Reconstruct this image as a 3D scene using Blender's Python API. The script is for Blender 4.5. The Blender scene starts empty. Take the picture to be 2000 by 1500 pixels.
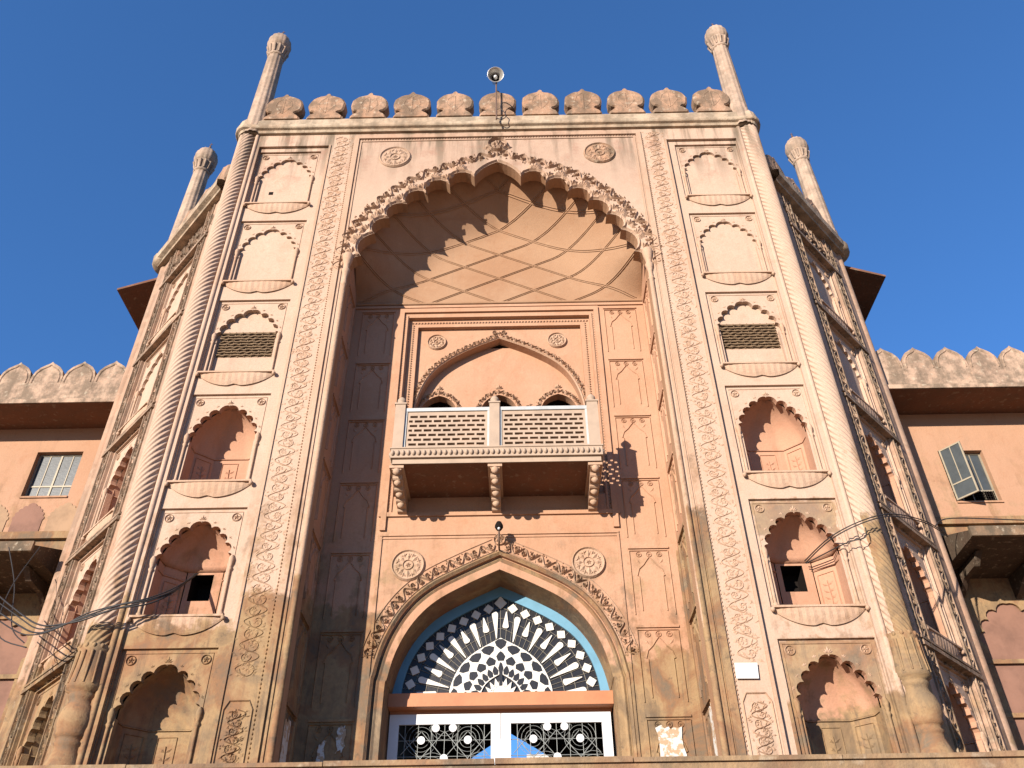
import bpy, math, random
from mathutils import Vector, Matrix
from mathutils.geometry import tessellate_polygon
R = math.radians
random.seed(7)
sc = bpy.context.scene
COL = sc.collection

# ------------------------------------------------------------------ camera
F_PX, PITCH, YAW, ROLL = 1670.6, 38.175, 0.336, -0.751
cam = bpy.data.cameras.new('camera')
cam.sensor_fit = 'HORIZONTAL'; cam.sensor_width = 36.0
cam.lens = F_PX / 2000 * 36
cam.clip_start = 0.1; cam.clip_end = 5000
camo = bpy.data.objects.new('camera', cam); COL.objects.link(camo)
cp, sp = math.cos(R(PITCH)), math.sin(R(PITCH))
fw, up, rt = Vector((0, cp, sp)), Vector((0, -sp, cp)), Vector((1, 0, 0))
cr, sr = math.cos(R(ROLL)), math.sin(R(ROLL))
rt, up = rt * cr + up * sr, up * cr - rt * sr
ZR = Matrix.Rotation(R(YAW), 3, 'Z')
rt, up, fw = ZR @ rt, ZR @ up, ZR @ fw
M = Matrix((rt, up, -fw)).transposed().to_4x4()
M.translation = Vector((0.412, -15.0, 0.0))
camo.matrix_world = M
sc.camera = camo

# ------------------------------------------------------------------ sky and sun (heights are measured from the lens, the ground lies at -1.6)
SUN_EL, SUN_AZ = 13.5, 33.5          # azimuth: degrees left of the line from the gate to the camera
world = bpy.data.worlds.new('World'); sc.world = world
world.use_nodes = True
wn = world.node_tree.nodes; wl = world.node_tree.links
bg = wn.get('Background') or wn.new('ShaderNodeBackground')
sky = wn.new('ShaderNodeTexSky'); sky.sky_type = 'NISHITA'; sky.sun_disc = False
sky.sun_elevation = R(SUN_EL); sky.sun_rotation = R(180 + SUN_AZ)
sky.altitude = 1500; sky.air_density = 1.0; sky.dust_density = 0.1; sky.ozone_density = 3.5
tint = wn.new('ShaderNodeMixRGB'); tint.blend_type = 'MULTIPLY'; tint.inputs[0].default_value = 1.0; tint.inputs[2].default_value = (.90, 1.56, 2.34, 1)   # deep clear-air blue
gam = wn.new('ShaderNodeGamma'); gam.inputs[1].default_value = .8; wl.new(sky.outputs[0], gam.inputs[0]); wl.new(gam.outputs[0], tint.inputs[1]); wl.new(tint.outputs[0], bg.inputs['Color']); bg.inputs['Strength'].default_value = 0.062
sun = bpy.data.lights.new('sun', 'SUN'); sun.energy = 5.0; sun.angle = R(0.5); sun.color = (1.0, 0.885, 0.755)
suno = bpy.data.objects.new('sun', sun); COL.objects.link(suno)
sv = Vector((-math.sin(R(SUN_AZ)) * math.cos(R(SUN_EL)), -math.cos(R(SUN_AZ)) * math.cos(R(SUN_EL)), math.sin(R(SUN_EL))))
suno.rotation_euler = (-sv).to_track_quat('-Z', 'Y').to_euler()
sc.view_settings.view_transform = 'Standard'; sc.view_settings.look = 'None'
sc.view_settings.exposure = 1.15; sc.view_settings.gamma = 1.0
sc.view_settings.use_curve_mapping = False

# ------------------------------------------------------------------ helpers
class Fr:
    """A wall's own axes: u along the wall, z up, d outwards."""
    def __init__(s, x=0, y=0, ang=0):
        a = R(ang); s.ang = a
        s.O = Vector((x, y, 0)); s.U = Vector((math.cos(a), math.sin(a), 0)); s.N = Vector((math.sin(a), -math.cos(a), 0))
    def p(s, u, z, d=0):
        v = s.O + s.U * u + s.N * d; v.z = z
        return v
L0 = Fr()

class MB:
    def __init__(s): s.v = []; s.f = []; s.sm = []
    def add(s, pts, faces, smooth=False):
        b = len(s.v); s.v += [tuple(p) for p in pts]
        for f in faces: s.f.append(tuple(b + i for i in f)); s.sm.append(smooth)
    def quad(s, *p): s.add(p, [tuple(range(len(p)))])
    def plate(s, fr, outer, holes=(), d=0):
        polys = [[Vector((a, b, 0)) for a, b in outer]] + [[Vector((a, b, 0)) for a, b in h] for h in holes]
        tris = tessellate_polygon(polys)
        flat = [q for pl in polys for q in pl]
        s.add([fr.p(q.x, q.y, d) for q in flat], tris)
    def skirt(s, fr, poly, d0, d1, closed=True, smooth=False):
        n = len(poly)
        pts = [fr.p(a, b, d0) for a, b in poly] + [fr.p(a, b, d1) for a, b in poly]
        s.add(pts, [(i, (i + 1) % n, n + (i + 1) % n, n + i) for i in range(n if closed else n - 1)], smooth)
    def prism(s, fr, poly, d0, d1, back=True):
        s.plate(fr, poly, (), d1)
        if back: s.plate(fr, poly, (), d0)
        s.skirt(fr, poly, d0, d1)
    def box(s, fr, u0, u1, z0, z1, d0, d1):
        p = [fr.p(u, z, d) for d in (d0, d1) for z in (z0, z1) for u in (u0, u1)]
        s.add(p, [(0, 1, 3, 2), (4, 6, 7, 5), (0, 2, 6, 4), (1, 5, 7, 3), (0, 4, 5, 1), (2, 3, 7, 6)])
    def grid(s, rows, smooth=True, wrap=False):
        nr, nc = len(rows), len(rows[0])
        fs = []
        for i in range(nr - 1):
            for j in range(nc if wrap else nc - 1):
                k = (j + 1) % nc
                fs.append((i * nc + j, i * nc + k, (i + 1) * nc + k, (i + 1) * nc + j))
        s.add([p for r in rows for p in r], fs, smooth)
    def tube(s, pts, r, n=6, cap=True):
        pts = [Vector(p) for p in pts]; rows = []
        for i, p in enumerate(pts):
            t = (pts[min(i + 1, len(pts) - 1)] - pts[max(i - 1, 0)])
            if t.length < 1e-9: t = Vector((0, 0, 1))
            t.normalize()
            a = Vector((0, 0, 1)) if abs(t.z) < 0.9 else Vector((1, 0, 0))
            x = t.cross(a).normalized(); y = t.cross(x)
            rr = r[i] if isinstance(r, (list, tuple)) else r
            rows.append([p + x * (rr * math.cos(2 * math.pi * k / n)) + y * (rr * math.sin(2 * math.pi * k / n)) for k in range(n)])
        s.grid(rows, True, True)
        if cap:
            s.add(rows[0], [tuple(range(n))]); s.add(rows[-1], [tuple(range(n))])
    def lathe(s, cx, cy, prof, n=24, flute=0, amp=0, smooth=True, twist=0.0):
        rows = []
        for r, z in prof:
            row = []
            for k in range(n):
                th = 2 * math.pi * k / n
                rr = r * (1 + amp * math.cos(flute * th)) if flute else r
                th += twist * z
                row.append(Vector((cx + rr * math.cos(th), cy + rr * math.sin(th), z)))
            rows.append(row)
        s.grid(rows, smooth, True)
    def ridge(s, fr, pts, w, d0, h, closed=False, taper=False):
        """a low carved rib along a line on the wall"""
        n = len(pts); rows = []
        for i, (a, b) in enumerate(pts):
            if closed: p0, p1 = pts[i - 1], pts[(i + 1) % n]
            else: p0, p1 = pts[max(i - 1, 0)], pts[min(i + 1, n - 1)]
            tx, tz = p1[0] - p0[0], p1[1] - p0[1]; l = math.hypot(tx, tz) or 1
            nx, nz = -tz / l, tx / l
            ww = w * (1 - 0.75 * i / max(1, n - 1)) if taper else w
            rows.append([fr.p(a - nx * ww / 2, b - nz * ww / 2, d0), fr.p(a, b, d0 + h), fr.p(a + nx * ww / 2, b + nz * ww / 2, d0)])
        if closed: rows.append(rows[0])
        s.grid(rows, False)
    def leaf(s, fr, u, z, ang, l, w, d0, h):
        c, si = math.cos(ang), math.sin(ang)
        def q(a, b, d): return fr.p(u + a * c - b * si, z + a * si + b * c, d)
        s.add([q(0, 0, d0), q(l * .5, -w / 2, d0), q(l, 0, d0), q(l * .5, w / 2, d0), q(l * .45, 0, d0 + h)],
              [(0, 1, 4), (1, 2, 4), (2, 3, 4), (3, 0, 4)])
    def blob(s, c, rx, ry, rz, n=8, m=5):
        rows = []
        for i in range(m + 1):
            ph = math.pi * i / m
            rows.append([Vector((c[0] + rx * math.sin(ph) * math.cos(2 * math.pi * k / n), c[1] + ry * math.sin(ph) * math.sin(2 * math.pi * k / n), c[2] + rz * math.cos(ph))) for k in range(n)])
        s.grid(rows, True, True)
    def mesh(s, name):
        me = bpy.data.meshes.new(name); me.from_pydata(s.v, [], s.f)
        me.polygons.foreach_set('use_smooth', s.sm); me.update()
        return me
    def build(s, name, mat, parent=None, loc=None, rot=0.0, **props):
        me = s.mesh(name); me.materials.append(mat)
        return inst(name, me, parent, loc, rot, **props)

def inst(name, me, parent=None, loc=None, rot=0.0, **props):
    o = bpy.data.objects.new(name, me); COL.objects.link(o)
    o.location = loc if loc is not None else (0, 0, 0); o.rotation_euler = (0, 0, rot)
    if parent: o.parent = parent
    for k, v in props.items(): o[k] = v
    return o
def copytree(o, parent, loc, rot=None):
    c = o.copy(); COL.objects.link(c); c.parent = parent; c.location = loc
    if rot is not None: c.rotation_euler = (0, 0, rot)
    for ch in list(o.children):
        copytree(ch, c, ch.location)
    return c
def thing(name, label, cat, loc, group=None):
    o = bpy.data.objects.new(name, None); COL.objects.link(o)
    o.location = loc; o['label'] = label; o['category'] = cat; o.empty_display_size = .5
    if group: o['group'] = group
    return o

def lerp(a, b, t): return a + (b - a) * t
def catmull(pts, n=6):
    out = []
    P = [pts[0]] + list(pts) + [pts[-1]]
    for i in range(1, len(P) - 2):
        p0, p1, p2, p3 = P[i - 1:i + 3]
        for k in range(n):
            t = k / n
            out.append(tuple(0.5 * (2 * p1[j] + (p2[j] - p0[j]) * t + (2 * p0[j] - 5 * p1[j] + 4 * p2[j] - p3[j]) * t * t + (3 * p1[j] - p0[j] - 3 * p2[j] + p3[j]) * t ** 3) for j in range(len(p1))))
    out.append(tuple(pts[-1]))
    return out
def mirror_arch(half):
    """half: from the right foot up to the apex -> the whole outline, right foot to left foot"""
    return list(half) + [(-x, z) for x, z in reversed(half[:-1])]
def arc3(A, Mp, B, n=7):
    (ax, ay), (bx, by), (cx, cy) = A, Mp, B
    d = 2 * (ax * (by - cy) + bx * (cy - ay) + cx * (ay - by))
    if abs(d) < 1e-9: return [A, B]
    ux = ((ax * ax + ay * ay) * (by - cy) + (bx * bx + by * by) * (cy - ay) + (cx * cx + cy * cy) * (ay - by)) / d
    uy = ((ax * ax + ay * ay) * (cx - bx) + (bx * bx + by * by) * (ax - cx) + (cx * cx + cy * cy) * (bx - ax)) / d
    r = math.hypot(ax - ux, ay - uy)
    a0, am, a1 = (math.atan2(y - uy, x - ux) for x, y in (A, Mp, B))
    def ccw(a, b): return (b - a) % (2 * math.pi)
    if ccw(a0, am) <= ccw(a0, a1): sweep = ccw(a0, a1)
    else: sweep = -((a0 - a1) % (2 * math.pi))
    return [(ux + r * math.cos(a0 + sweep * k / n), uy + r * math.sin(a0 + sweep * k / n)) for k in range(n + 1)]
def resample(pts, n):
    L = [0]
    for a, b in zip(pts, pts[1:]): L.append(L[-1] + math.dist(a, b))
    out = []; j = 0
    for k in range(n + 1):
        s = L[-1] * k / n
        while j < len(pts) - 2 and L[j + 1] < s: j += 1
        t = (s - L[j]) / ((L[j + 1] - L[j]) or 1)
        out.append(tuple(lerp(a, b, t) for a, b in zip(pts[j], pts[j + 1])))
    return out
def length(pts): return sum(math.dist(a, b) for a, b in zip(pts, pts[1:]))
def offset(pts, d):
    out = []
    for i, (x, z) in enumerate(pts):
        p0, p1 = pts[max(i - 1, 0)], pts[min(i + 1, len(pts) - 1)]
        tx, tz = p1[0] - p0[0], p1[1] - p0[1]; l = math.hypot(tx, tz) or 1
        out.append((x + tz / l * d, z - tx / l * d))
    return out
def cusped(w, zs, H, nl, zb, bulge=.42, ns=5):
    """multifoil arch outline: bottom right, up, over and down to bottom left"""
    tm = R(74); c = math.cos(tm)
    base = []
    for k in range(41):
        th = tm * k / 40
        base.append((w * (math.cos(th) - c * (k / 40) ** 1.5) if k < 40 else 0.0, zs + H * math.sin(th) / math.sin(tm)))
    cus = resample(base, nl)
    half = [(w, zb), (w, zs)]
    for i in range(nl):
        A, B = cus[i], cus[i + 1]
        if i == nl - 1:
            B = (0, B[1] + .05)
        tx, tz = B[0] - A[0], B[1] - A[1]
        b = bulge * (.55 if i == nl - 1 else 1)
        Mp = ((A[0] + B[0]) / 2 + tz * b, (A[1] + B[1]) / 2 - tx * b)
        half += arc3(A, Mp, B, ns)[1:]
    half[-1] = (0, half[-1][1])
    return mirror_arch(half), cus, base

def vine(mb, fr, path, wid, d0, h=.035, per=.72, sw=.03, seed=1):
    """running scroll with curls, leaves and flowers along a line (u, z)"""
    rnd = random.Random(seed)
    Ltot = length(path); n = max(2, int(round(Ltot / (per / 2))))
    fine = resample(path, n * 8)
    def at(k, t):
        i = max(0, min(len(fine) - 1, int(k))); p0, p1 = fine[max(i - 1, 0)], fine[min(i + 1, len(fine) - 1)]
        tx, tz = p1[0] - p0[0], p1[1] - p0[1]; l = math.hypot(tx, tz) or 1
        return (fine[i][0] - tz / l * t, fine[i][1] + tx / l * t), math.atan2(tz, tx)
    A = wid * .36
    stem = [at(k, A * math.sin(math.pi * k / 8))[0] for k in range(n * 8 + 1)]
    mb.ridge(fr, stem, sw * 1.2, d0, h)
    for i in range(n):
        k0 = i * 8 + 4; sgn = 1 if i % 2 == 0 else -1
        (cu, cz), a = at(k0, -sgn * A * .25)
        rr = wid * rnd.uniform(.2, .31)
        sp_ = []
        for q in range(11):
            th = a + sgn * (math.pi * .5 + q * .52); r_ = rr * (1 - q * .065)
            sp_.append((cu + r_ * math.cos(th), cz + r_ * math.sin(th)))
        mb.ridge(fr, sp_, sw, d0, h, taper=True)
        k5 = rnd.choice((4, 5, 6))
        for q in range(k5):
            mb.leaf(fr, cu, cz, a + q * 2 * math.pi / k5 + rnd.random(), rr * .62, rr * .42, d0, h * .9)
        for q in range(13):
            (lu, lz), a2 = at(k0 + rnd.uniform(-4, 4), sgn * A * rnd.uniform(-1.3, 1.3))
            mb.leaf(fr, lu, lz, a2 + rnd.choice((-1, 1)) * rnd.uniform(.5, 2.4), wid * rnd.uniform(.14, .26), wid * rnd.uniform(.08, .14), d0, h * rnd.uniform(.6, 1.0))
def rosette(mb, fr, u, z, r, d0, h=.03, k=6, ring=True):
    if ring: mb.ridge(fr, [(u + r * math.cos(2 * math.pi * i / 16), z + r * math.sin(2 * math.pi * i / 16)) for i in range(16)], r * .22, d0, h, closed=True)
    for q in range(k): mb.leaf(fr, u, z, q * 2 * math.pi / k + .3, r * .88, r * .5, d0, h)
    mb.leaf(fr, u - r * .2, z, 0, r * .4, r * .4, d0, h * 1.6)
def finial_carving(mb, fr, u, z, s, d0, h=.04):
    for a in (90, 55, 125, 20, 160): mb.leaf(fr, u, z, R(a), s * (1 if a == 90 else .75), s * .34, d0, h)
    mb.leaf(fr, u, z - s * .15, R(-90), s * .3, s * .3, d0, h)

# ------------------------------------------------------------------ materials
def nodes(name):
    m = bpy.data.materials.new(name); m.use_nodes = True
    nt = m.node_tree; nt.nodes.clear()
    out = nt.nodes.new('ShaderNodeOutputMaterial'); b = nt.nodes.new('ShaderNodeBsdfPrincipled')
    nt.links.new(b.outputs[0], out.inputs[0])
    return m, nt, b
class NG:
    def __init__(s, nt): s.nt = nt
    def n(s, t, **kw):
        x = s.nt.nodes.new(t)
        for k, v in kw.items(): setattr(x, k, v)
        return x
    def lk(s, a, b): s.nt.links.new(a, b)
    def setin(s, x, i, v):
        if isinstance(v, (int, float)): x.inputs[i].default_value = v
        elif isinstance(v, tuple): x.inputs[i].default_value = v if len(v) == 4 or len(v) == 3 and x.inputs[i].type == 'VECTOR' else (*v, 1)
        else: s.lk(v, x.inputs[i])
    def math(s, op, a, b=0.0, clamp=False):
        x = s.n('ShaderNodeMath', operation=op, use_clamp=clamp); s.setin(x, 0, a); s.setin(x, 1, b); return x.outputs[0]
    def mix(s, f, a, b, mode='MIX'):
        x = s.n('ShaderNodeMixRGB', blend_type=mode); s.setin(x, 0, f); s.setin(x, 1, a); s.setin(x, 2, b); return x.outputs[0]
    def noise(s, vec, scale, detail=5, rough=.6, dist=0):
        x = s.n('ShaderNodeTexNoise'); s.lk(vec, x.inputs['Vector'])
        x.inputs['Scale'].default_value = scale; x.inputs['Detail'].default_value = detail; x.inputs['Roughness'].default_value = rough; x.inputs['Distortion'].default_value = dist
        return x.outputs['Fac']
    def rng(s, v, a, b, c=0., d=1.):
        x = s.n('ShaderNodeMapRange', interpolation_type='SMOOTHSTEP'); s.setin(x, 0, v)
        for i, q in enumerate((a, b, c, d)): s.setin(x, 1 + i, q)
        return x.outputs[0]
    def ramp(s, f, stops, interp='LINEAR'):
        x = s.n('ShaderNodeValToRGB'); s.lk(f, x.inputs[0]); cr_ = x.color_ramp; cr_.interpolation = interp
        while len(cr_.elements) < len(stops): cr_.elements.new(0.5)
        for e, (p, c) in zip(cr_.elements, stops):
            e.position = p; e.color = (*c, 1) if isinstance(c, tuple) else (c, c, c, 1)
        return x.outputs[0]

KA = .82     # overall reflectance of the old surfaces
STONE = [(.24, (.07, .05, .035)), (.37, (.19, .13, .075)), (.46, (.30, .20, .105)), (.54, (.23, .125, .065)), (.62, (.145, .11, .075)), (.74, (.33, .24, .145))]
def plaster(name, base, base2, line=None, patches=(), pale=0.0, grime=0.0, stone_all=0.0, bump=.35, lichen=0.0):
    """limewash over sandstone: below a ragged line, which steps from bay to bay, the paint has gone"""
    m, nt, b = nodes(name); g = NG(nt)
    geo = g.n('ShaderNodeNewGeometry'); pos = geo.outputs['Position']
    sx = g.n('ShaderNodeSeparateXYZ'); g.lk(pos, sx.inputs[0]); X, Y, Z = sx.outputs
    mp = g.n('ShaderNodeMapping'); mp.inputs['Scale'].default_value = (2.6, 2.6, .22); g.lk(pos, mp.inputs['Vector'])
    n1 = g.noise(pos, .55, 6, .6); n2 = g.noise(pos, 3.1, 6, .65); n3 = g.noise(pos, 26, 4, .6); st = g.noise(mp.outputs[0], 1.0, 5, .6)
    paint = g.mix(g.rng(n1, .35, .68), base, base2)
    paint = g.mix(g.rng(n2, .52, .78, 0, .35), paint, tuple(min(1, c * k) for c, k in zip(base, (1.22, 1.3, 1.34))))
    paint = g.mix(g.rng(n2, .42, .25, 0, .38), paint, tuple(c * k for c, k in zip(base, (.82, .66, .56))))
    paint = g.mix(g.rng(st, .56, .76, 0, .25), paint, tuple(c * .6 for c in base))
    paint = g.mix(g.rng(g.noise(pos, 1.15, 7, .72, 1.2), .53, .66, 0, .30), paint, tuple(c * k for c, k in zip(base, (.80, .66, .58))))
    paint = g.mix(g.rng(g.noise(mp.outputs[0], 2.6, 6, .7), .58, .72, 0, .22), paint, (.22, .16, .11))
    if pale:
        pz = g.math('MULTIPLY', g.rng(Z, 16.5, 20.3), g.rng(g.math('ABSOLUTE', X), 4.3, 3.9))
        paint = g.mix(g.math('MULTIPLY', pz, g.rng(n2, .3, .7, pale * .5, pale)), paint, (.355, .245, .18))
    stone = g.ramp(g.math('ADD', g.math('MULTIPLY', g.noise(pos, .9, 7, .68, .6), .75), g.math('MULTIPLY', st, .25)), STONE)
    stone = g.mix(g.rng(g.noise(pos, 5.5, 5, .7), .56, .70, 0, .6), stone, (.09, .07, .05))
    stone = g.mix(g.rng(g.noise(pos, .7, 6, .7, .8), .5, .66, 0, .5), stone, (.115, .095, .07))
    stone = g.mix(g.rng(g.noise(mp.outputs[0], 2.2, 6, .7), .58, .75, 0, .5), stone, (.34, .25, .16))
    stone = g.mix(g.rng(n1, .55, .7, 0, .35), stone, (.28, .12, .065))
    stone = g.mix(g.rng(g.noise(mp.outputs[0], 1.6, 6, .75, 1.0), .52, .70, 0, .6), stone, (.11, .085, .06))
    col = paint
    if line:
        f = g.math('DIVIDE', g.math('ADD', X, 16.0), 32.0)
        th = g.math('MULTIPLY', g.ramp(f, [((x + 16) / 32, t / 20) for x, t in line], 'CONSTANT'), 20.0)
        h = g.math('ADD', g.math('SUBTRACT', th, Z), g.math('MULTIPLY', g.math('SUBTRACT', n2, .5), 1.0))
        h = g.math('ADD', h, g.math('MULTIPLY', g.math('SUBTRACT', n1, .5), .6))
        col = g.mix(g.rng(h, -.05, .16), paint, stone)
        worn = g.math('MULTIPLY', g.rng(g.math('ADD', g.math('MULTIPLY', n2, .5), g.math('MULTIPLY', st, .5)), .48, .60), g.rng(h, -4.2, -.1))
        col = g.mix(g.math('MULTIPLY', worn, .78), col, stone)
        for (xa, xb, za, zb_, k) in patches:
            w_ = g.math('MULTIPLY', g.math('SUBTRACT', n2, .5), .35)
            xx = g.math('ADD', X, w_); zz = g.math('ADD', Z, w_)
            q = g.math('MULTIPLY', g.rng(xx, xa - .03, xa + .03), g.rng(xx, xb + .03, xb - .03))
            q = g.math('MULTIPLY', q, g.math('MULTIPLY', g.rng(zz, za - .05, za + .05), g.rng(zz, zb_ + .03, zb_ - .03)))
            q = g.math('MULTIPLY', q, g.rng(Y, .22, .16))
            col = g.mix(g.math('MULTIPLY', q, k), col, stone)
    if stone_all: col = g.mix(stone_all, col, stone)
    if grime:
        k = g.math('MULTIPLY', g.rng(st, .44, .62), g.rng(Z, 18.6, 21.0))
        col = g.mix(g.math('MULTIPLY', k, grime), col, (.09, .075, .05))
        cb_ = g.math('MULTIPLY', g.rng(g.noise(pos, 1.7, 6, .7), .5, .68), g.rng(Z, 18.0, 20.2))
        col = g.mix(g.math('MULTIPLY', cb_, grime * .8), col, (.30, .17, .12))
    if lichen:
        col = g.mix(g.rng(g.math('ADD', g.math('MULTIPLY', n2, .6), g.math('MULTIPLY', st, .45)), .45 - .06 * lichen, .68 - .09 * lichen, 0, lichen), col, (.085, .07, .05))
        col = g.mix(g.rng(g.noise(pos, 6.5, 4, .6), .56, .72, 0, lichen * .7), col, (.52, .45, .34))
    col = g.mix(g.rng(n3, .35, .7, 0, .16), col, (.2, .12, .08))
    col = g.mix(1.0, col, (KA, KA, KA), 'MULTIPLY')
    g.lk(col, b.inputs['Base Color']); b.inputs['Roughness'].default_value = .92
    b.inputs['Specular IOR Level'].default_value = .15
    bp = g.n('ShaderNodeBump'); bp.inputs['Strength'].default_value = bump; bp.inputs['Distance'].default_value = .05
    hh = g.math('ADD', g.math('MULTIPLY', n2, .8), g.math('MULTIPLY', n3, .25))
    g.lk(hh, bp.inputs['Height']); g.lk(bp.outputs[0], b.inputs['Normal'])
    return m
def simple(name, col, rough=.6, metal=0., noise=.25, scale=4., spec=.4):
    m, nt, b = nodes(name); g = NG(nt); col = tuple(x * KA for x in col)
    geo = g.n('ShaderNodeNewGeometry'); pos = geo.outputs['Position']
    n = g.noise(pos, scale, 6, .65)
    c = g.mix(g.rng(n, .4, .7, 0, noise), col, tuple(x * .45 for x in col))
    c = g.mix(g.rng(n, .5, .2, 0, noise * .5), c, tuple(min(.9, x * 1.3) for x in col))
    g.lk(c, b.inputs['Base Color']); b.inputs['Roughness'].default_value = rough; b.inputs['Metallic'].default_value = metal
    b.inputs['Specular IOR Level'].default_value = spec
    bp = g.n('ShaderNodeBump'); bp.inputs['Strength'].default_value = .12; bp.inputs['Distance'].default_value = .02
    g.lk(g.noise(pos, scale * 5, 4, .6), bp.inputs['Height']); g.lk(bp.outputs[0], b.inputs['Normal'])
    return m
GATE_LINE = [(-16, 6.4), (-7.08, 7.1), (-6.9, 6.35), (-4.8, 6.9), (-3.95, 7.35), (-2.45, 6.2), (2.5, 6.3), (3.66, 8.6), (4.02, 2.0), (4.9, 4.85), (7.02, 8.3), (7.75, 4.6)]
PINK, PINK2 = (.46, .335, .25), (.44, .31, .228)
ROSE, ROSE2 = (.43, .255, .165), (.40, .222, .135)
m_gate = plaster('limewashed_gate_plaster', PINK, PINK2, GATE_LINE, [(5.10, 6.76, 8.02, 8.80, .75), (5.06, 6.80, 4.5, 5.88, .85), (-6.9, -4.9, 3, 5.9, .5)], pale=.85, grime=.8)
m_canted = plaster('grimy_canted_plaster', (.42, .285, .205), (.37, .225, .15), GATE_LINE, lichen=.38)
m_cantcarve = plaster('grimy_canted_carving', (.36, .25, .175), (.30, .195, .13), GATE_LINE, lichen=.7, bump=.6)
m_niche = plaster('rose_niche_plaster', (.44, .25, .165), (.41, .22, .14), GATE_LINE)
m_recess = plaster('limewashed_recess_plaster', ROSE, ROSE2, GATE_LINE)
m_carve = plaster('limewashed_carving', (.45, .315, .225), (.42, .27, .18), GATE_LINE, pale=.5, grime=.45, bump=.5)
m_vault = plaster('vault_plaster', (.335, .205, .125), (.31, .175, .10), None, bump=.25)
m_stone = plaster('bare_sandstone', PINK, PINK2, None, stone_all=1.0, bump=.5)
m_cream = plaster('weathered_cream_moulding', (.45, .36, .26), (.40, .29, .20), None, lichen=.55, bump=.5)
m_merlon = plaster('weathered_merlon_stone', (.40, .25, .165), (.33, .195, .12), None, lichen=.72, bump=.9)
m_pinn = plaster('weathered_pinnacle_plaster', (.43, .32, .24), (.37, .26, .19), None, lichen=.5, bump=.5)
WING_LINE = [(-16, 9.9), (0, 9.9)]
m_strip = plaster('pale_edge_plaster', (.46, .33, .25), (.43, .29, .205), GATE_LINE, bump=.3)
m_wing = plaster('peach_wing_plaster', (.40, .235, .15), (.38, .215, .132), WING_LINE, bump=.3)
m_wingtop = plaster('weathered_wing_parapet', (.45, .32, .23), (.40, .275, .20), None, lichen=.72, bump=.7)
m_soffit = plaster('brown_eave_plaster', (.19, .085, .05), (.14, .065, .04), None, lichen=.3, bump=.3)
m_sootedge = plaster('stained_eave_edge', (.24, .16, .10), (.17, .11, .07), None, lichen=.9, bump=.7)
m_eaveshade = plaster('shade_dark_eave_stone', (.075, .05, .035), (.05, .035, .025), None, lichen=.5, bump=.5)  # lower eave and brackets: the shade underneath is put into this near-black colour
m_darkpink = simple('dull_red_wash', (.22, .115, .08), .9, 0, .5, 1.5)
m_oldtan = simple('old_tan_wash', (.33, .21, .125), .9, 0, .4, 2.)
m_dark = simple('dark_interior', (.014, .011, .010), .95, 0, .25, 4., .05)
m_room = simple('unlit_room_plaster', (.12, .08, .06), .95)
m_white = simple('white_gloss_paint', (.60, .61, .62), .4, 0, .12, 3.)
m_pale = simple('pale_fan_piece', (.62, .60, .54), .5, 0, .12, 6.)
m_black = simple('black_fan_backing', (.012, .011, .012), .35, 0, .2)
m_leadline = simple('dull_metal_line', (.22, .20, .16), .5, .3)
m_blue = simple('sky_blue_paint', (.11, .27, .39), .6, 0, .25, 2.5)
m_lintel = simple('orange_brown_beam', (.42, .17, .075), .6, 0, .3, 2.)
m_rail = simple('white_stone_railing', (.37, .275, .20), .8, 0, .25, 3.)
m_railgrey = simple('grey_painted_iron', (.42, .43, .42), .55, .2, .25)
m_grille = simple('grey_door_grille', (.27, .29, .28), .5, .3, .3)
m_lattice = simple('weathered_lattice', (.17, .11, .06), .85, 0, .5, 9.)
m_cable = simple('black_cable', (.02, .018, .018), .6)
m_alu = simple('grey_horn_metal', (.52, .50, .46), .35, .6, .3, 6.)
m_pole = simple('rusty_pole', (.14, .085, .06), .7, .3, .4)
m_paper = simple('white_paper', (.60, .60, .58), .8, 0, .08)
m_glass = simple('dusty_grey_glass', (.05, .06, .066), .42, 0, .45, 3., .35)
m_winframe = simple('grey_window_frame', (.30, .26, .19), .6, .2, .3)
m_ledge = plaster('mossy_ledge_stone', PINK, PINK2, None, stone_all=.9, lichen=.5, bump=.7)
m_ground = simple('dusty_ground', (.50, .33, .205), .95, 0, .3, .8)
m_paving = simple('worn_sandstone_paving', (.50, .33, .205), .9, 0, .3, 1.2)
m_courtwhite = simple('white_courtyard_wall', (.55, .5, .44), .8, 0, .15, .6)
def paper_rem(name):
    m, nt, b = nodes(name); g = NG(nt)
    geo = g.n('ShaderNodeNewGeometry'); n = g.noise(geo.outputs['Position'], 6, 6, .7)
    g.lk(g.mix(g.rng(n, .47, .53), (.30, .21, .13), (.42, .41, .385)), b.inputs['Base Color']); b.inputs['Roughness'].default_value = .9
    return m
m_torn = paper_rem('torn_white_paper')

# ------------------------------------------------------------------ ground and terrace
mb = MB(); mb.quad((-1500, -1500, -1.6), (1500, -1500, -1.6), (1500, 1500, -1.6), (-1500, 1500, -1.6))
mb.build('ground', m_ground, kind='structure')
ZB = 1.5      # terrace level at the foot of the gate
mb = MB(); mb.box(L0, -40, 40, -1.59, ZB, -30, 6.78); mb.build('terrace', m_paving, kind='structure')

# ------------------------------------------------------------------ THE GATEHOUSE
GB = Vector((0, 0, ZB))
gate = thing('gatehouse', 'tall pink limewashed gatehouse with a huge scalloped arch, pinnacles and balcony', 'gatehouse', GB)
def gp(mb_, name, mat, **kw): return mb_.build(name, mat, gate, -GB, **kw)
def gi(name, me, loc, rot=0.0, **kw): return inst(name, me, gate, Vector(loc) - GB, rot, **kw)

ZT = 21.12                    # underside of the cornice
C0 = Fr(0, 0, 0)
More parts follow.
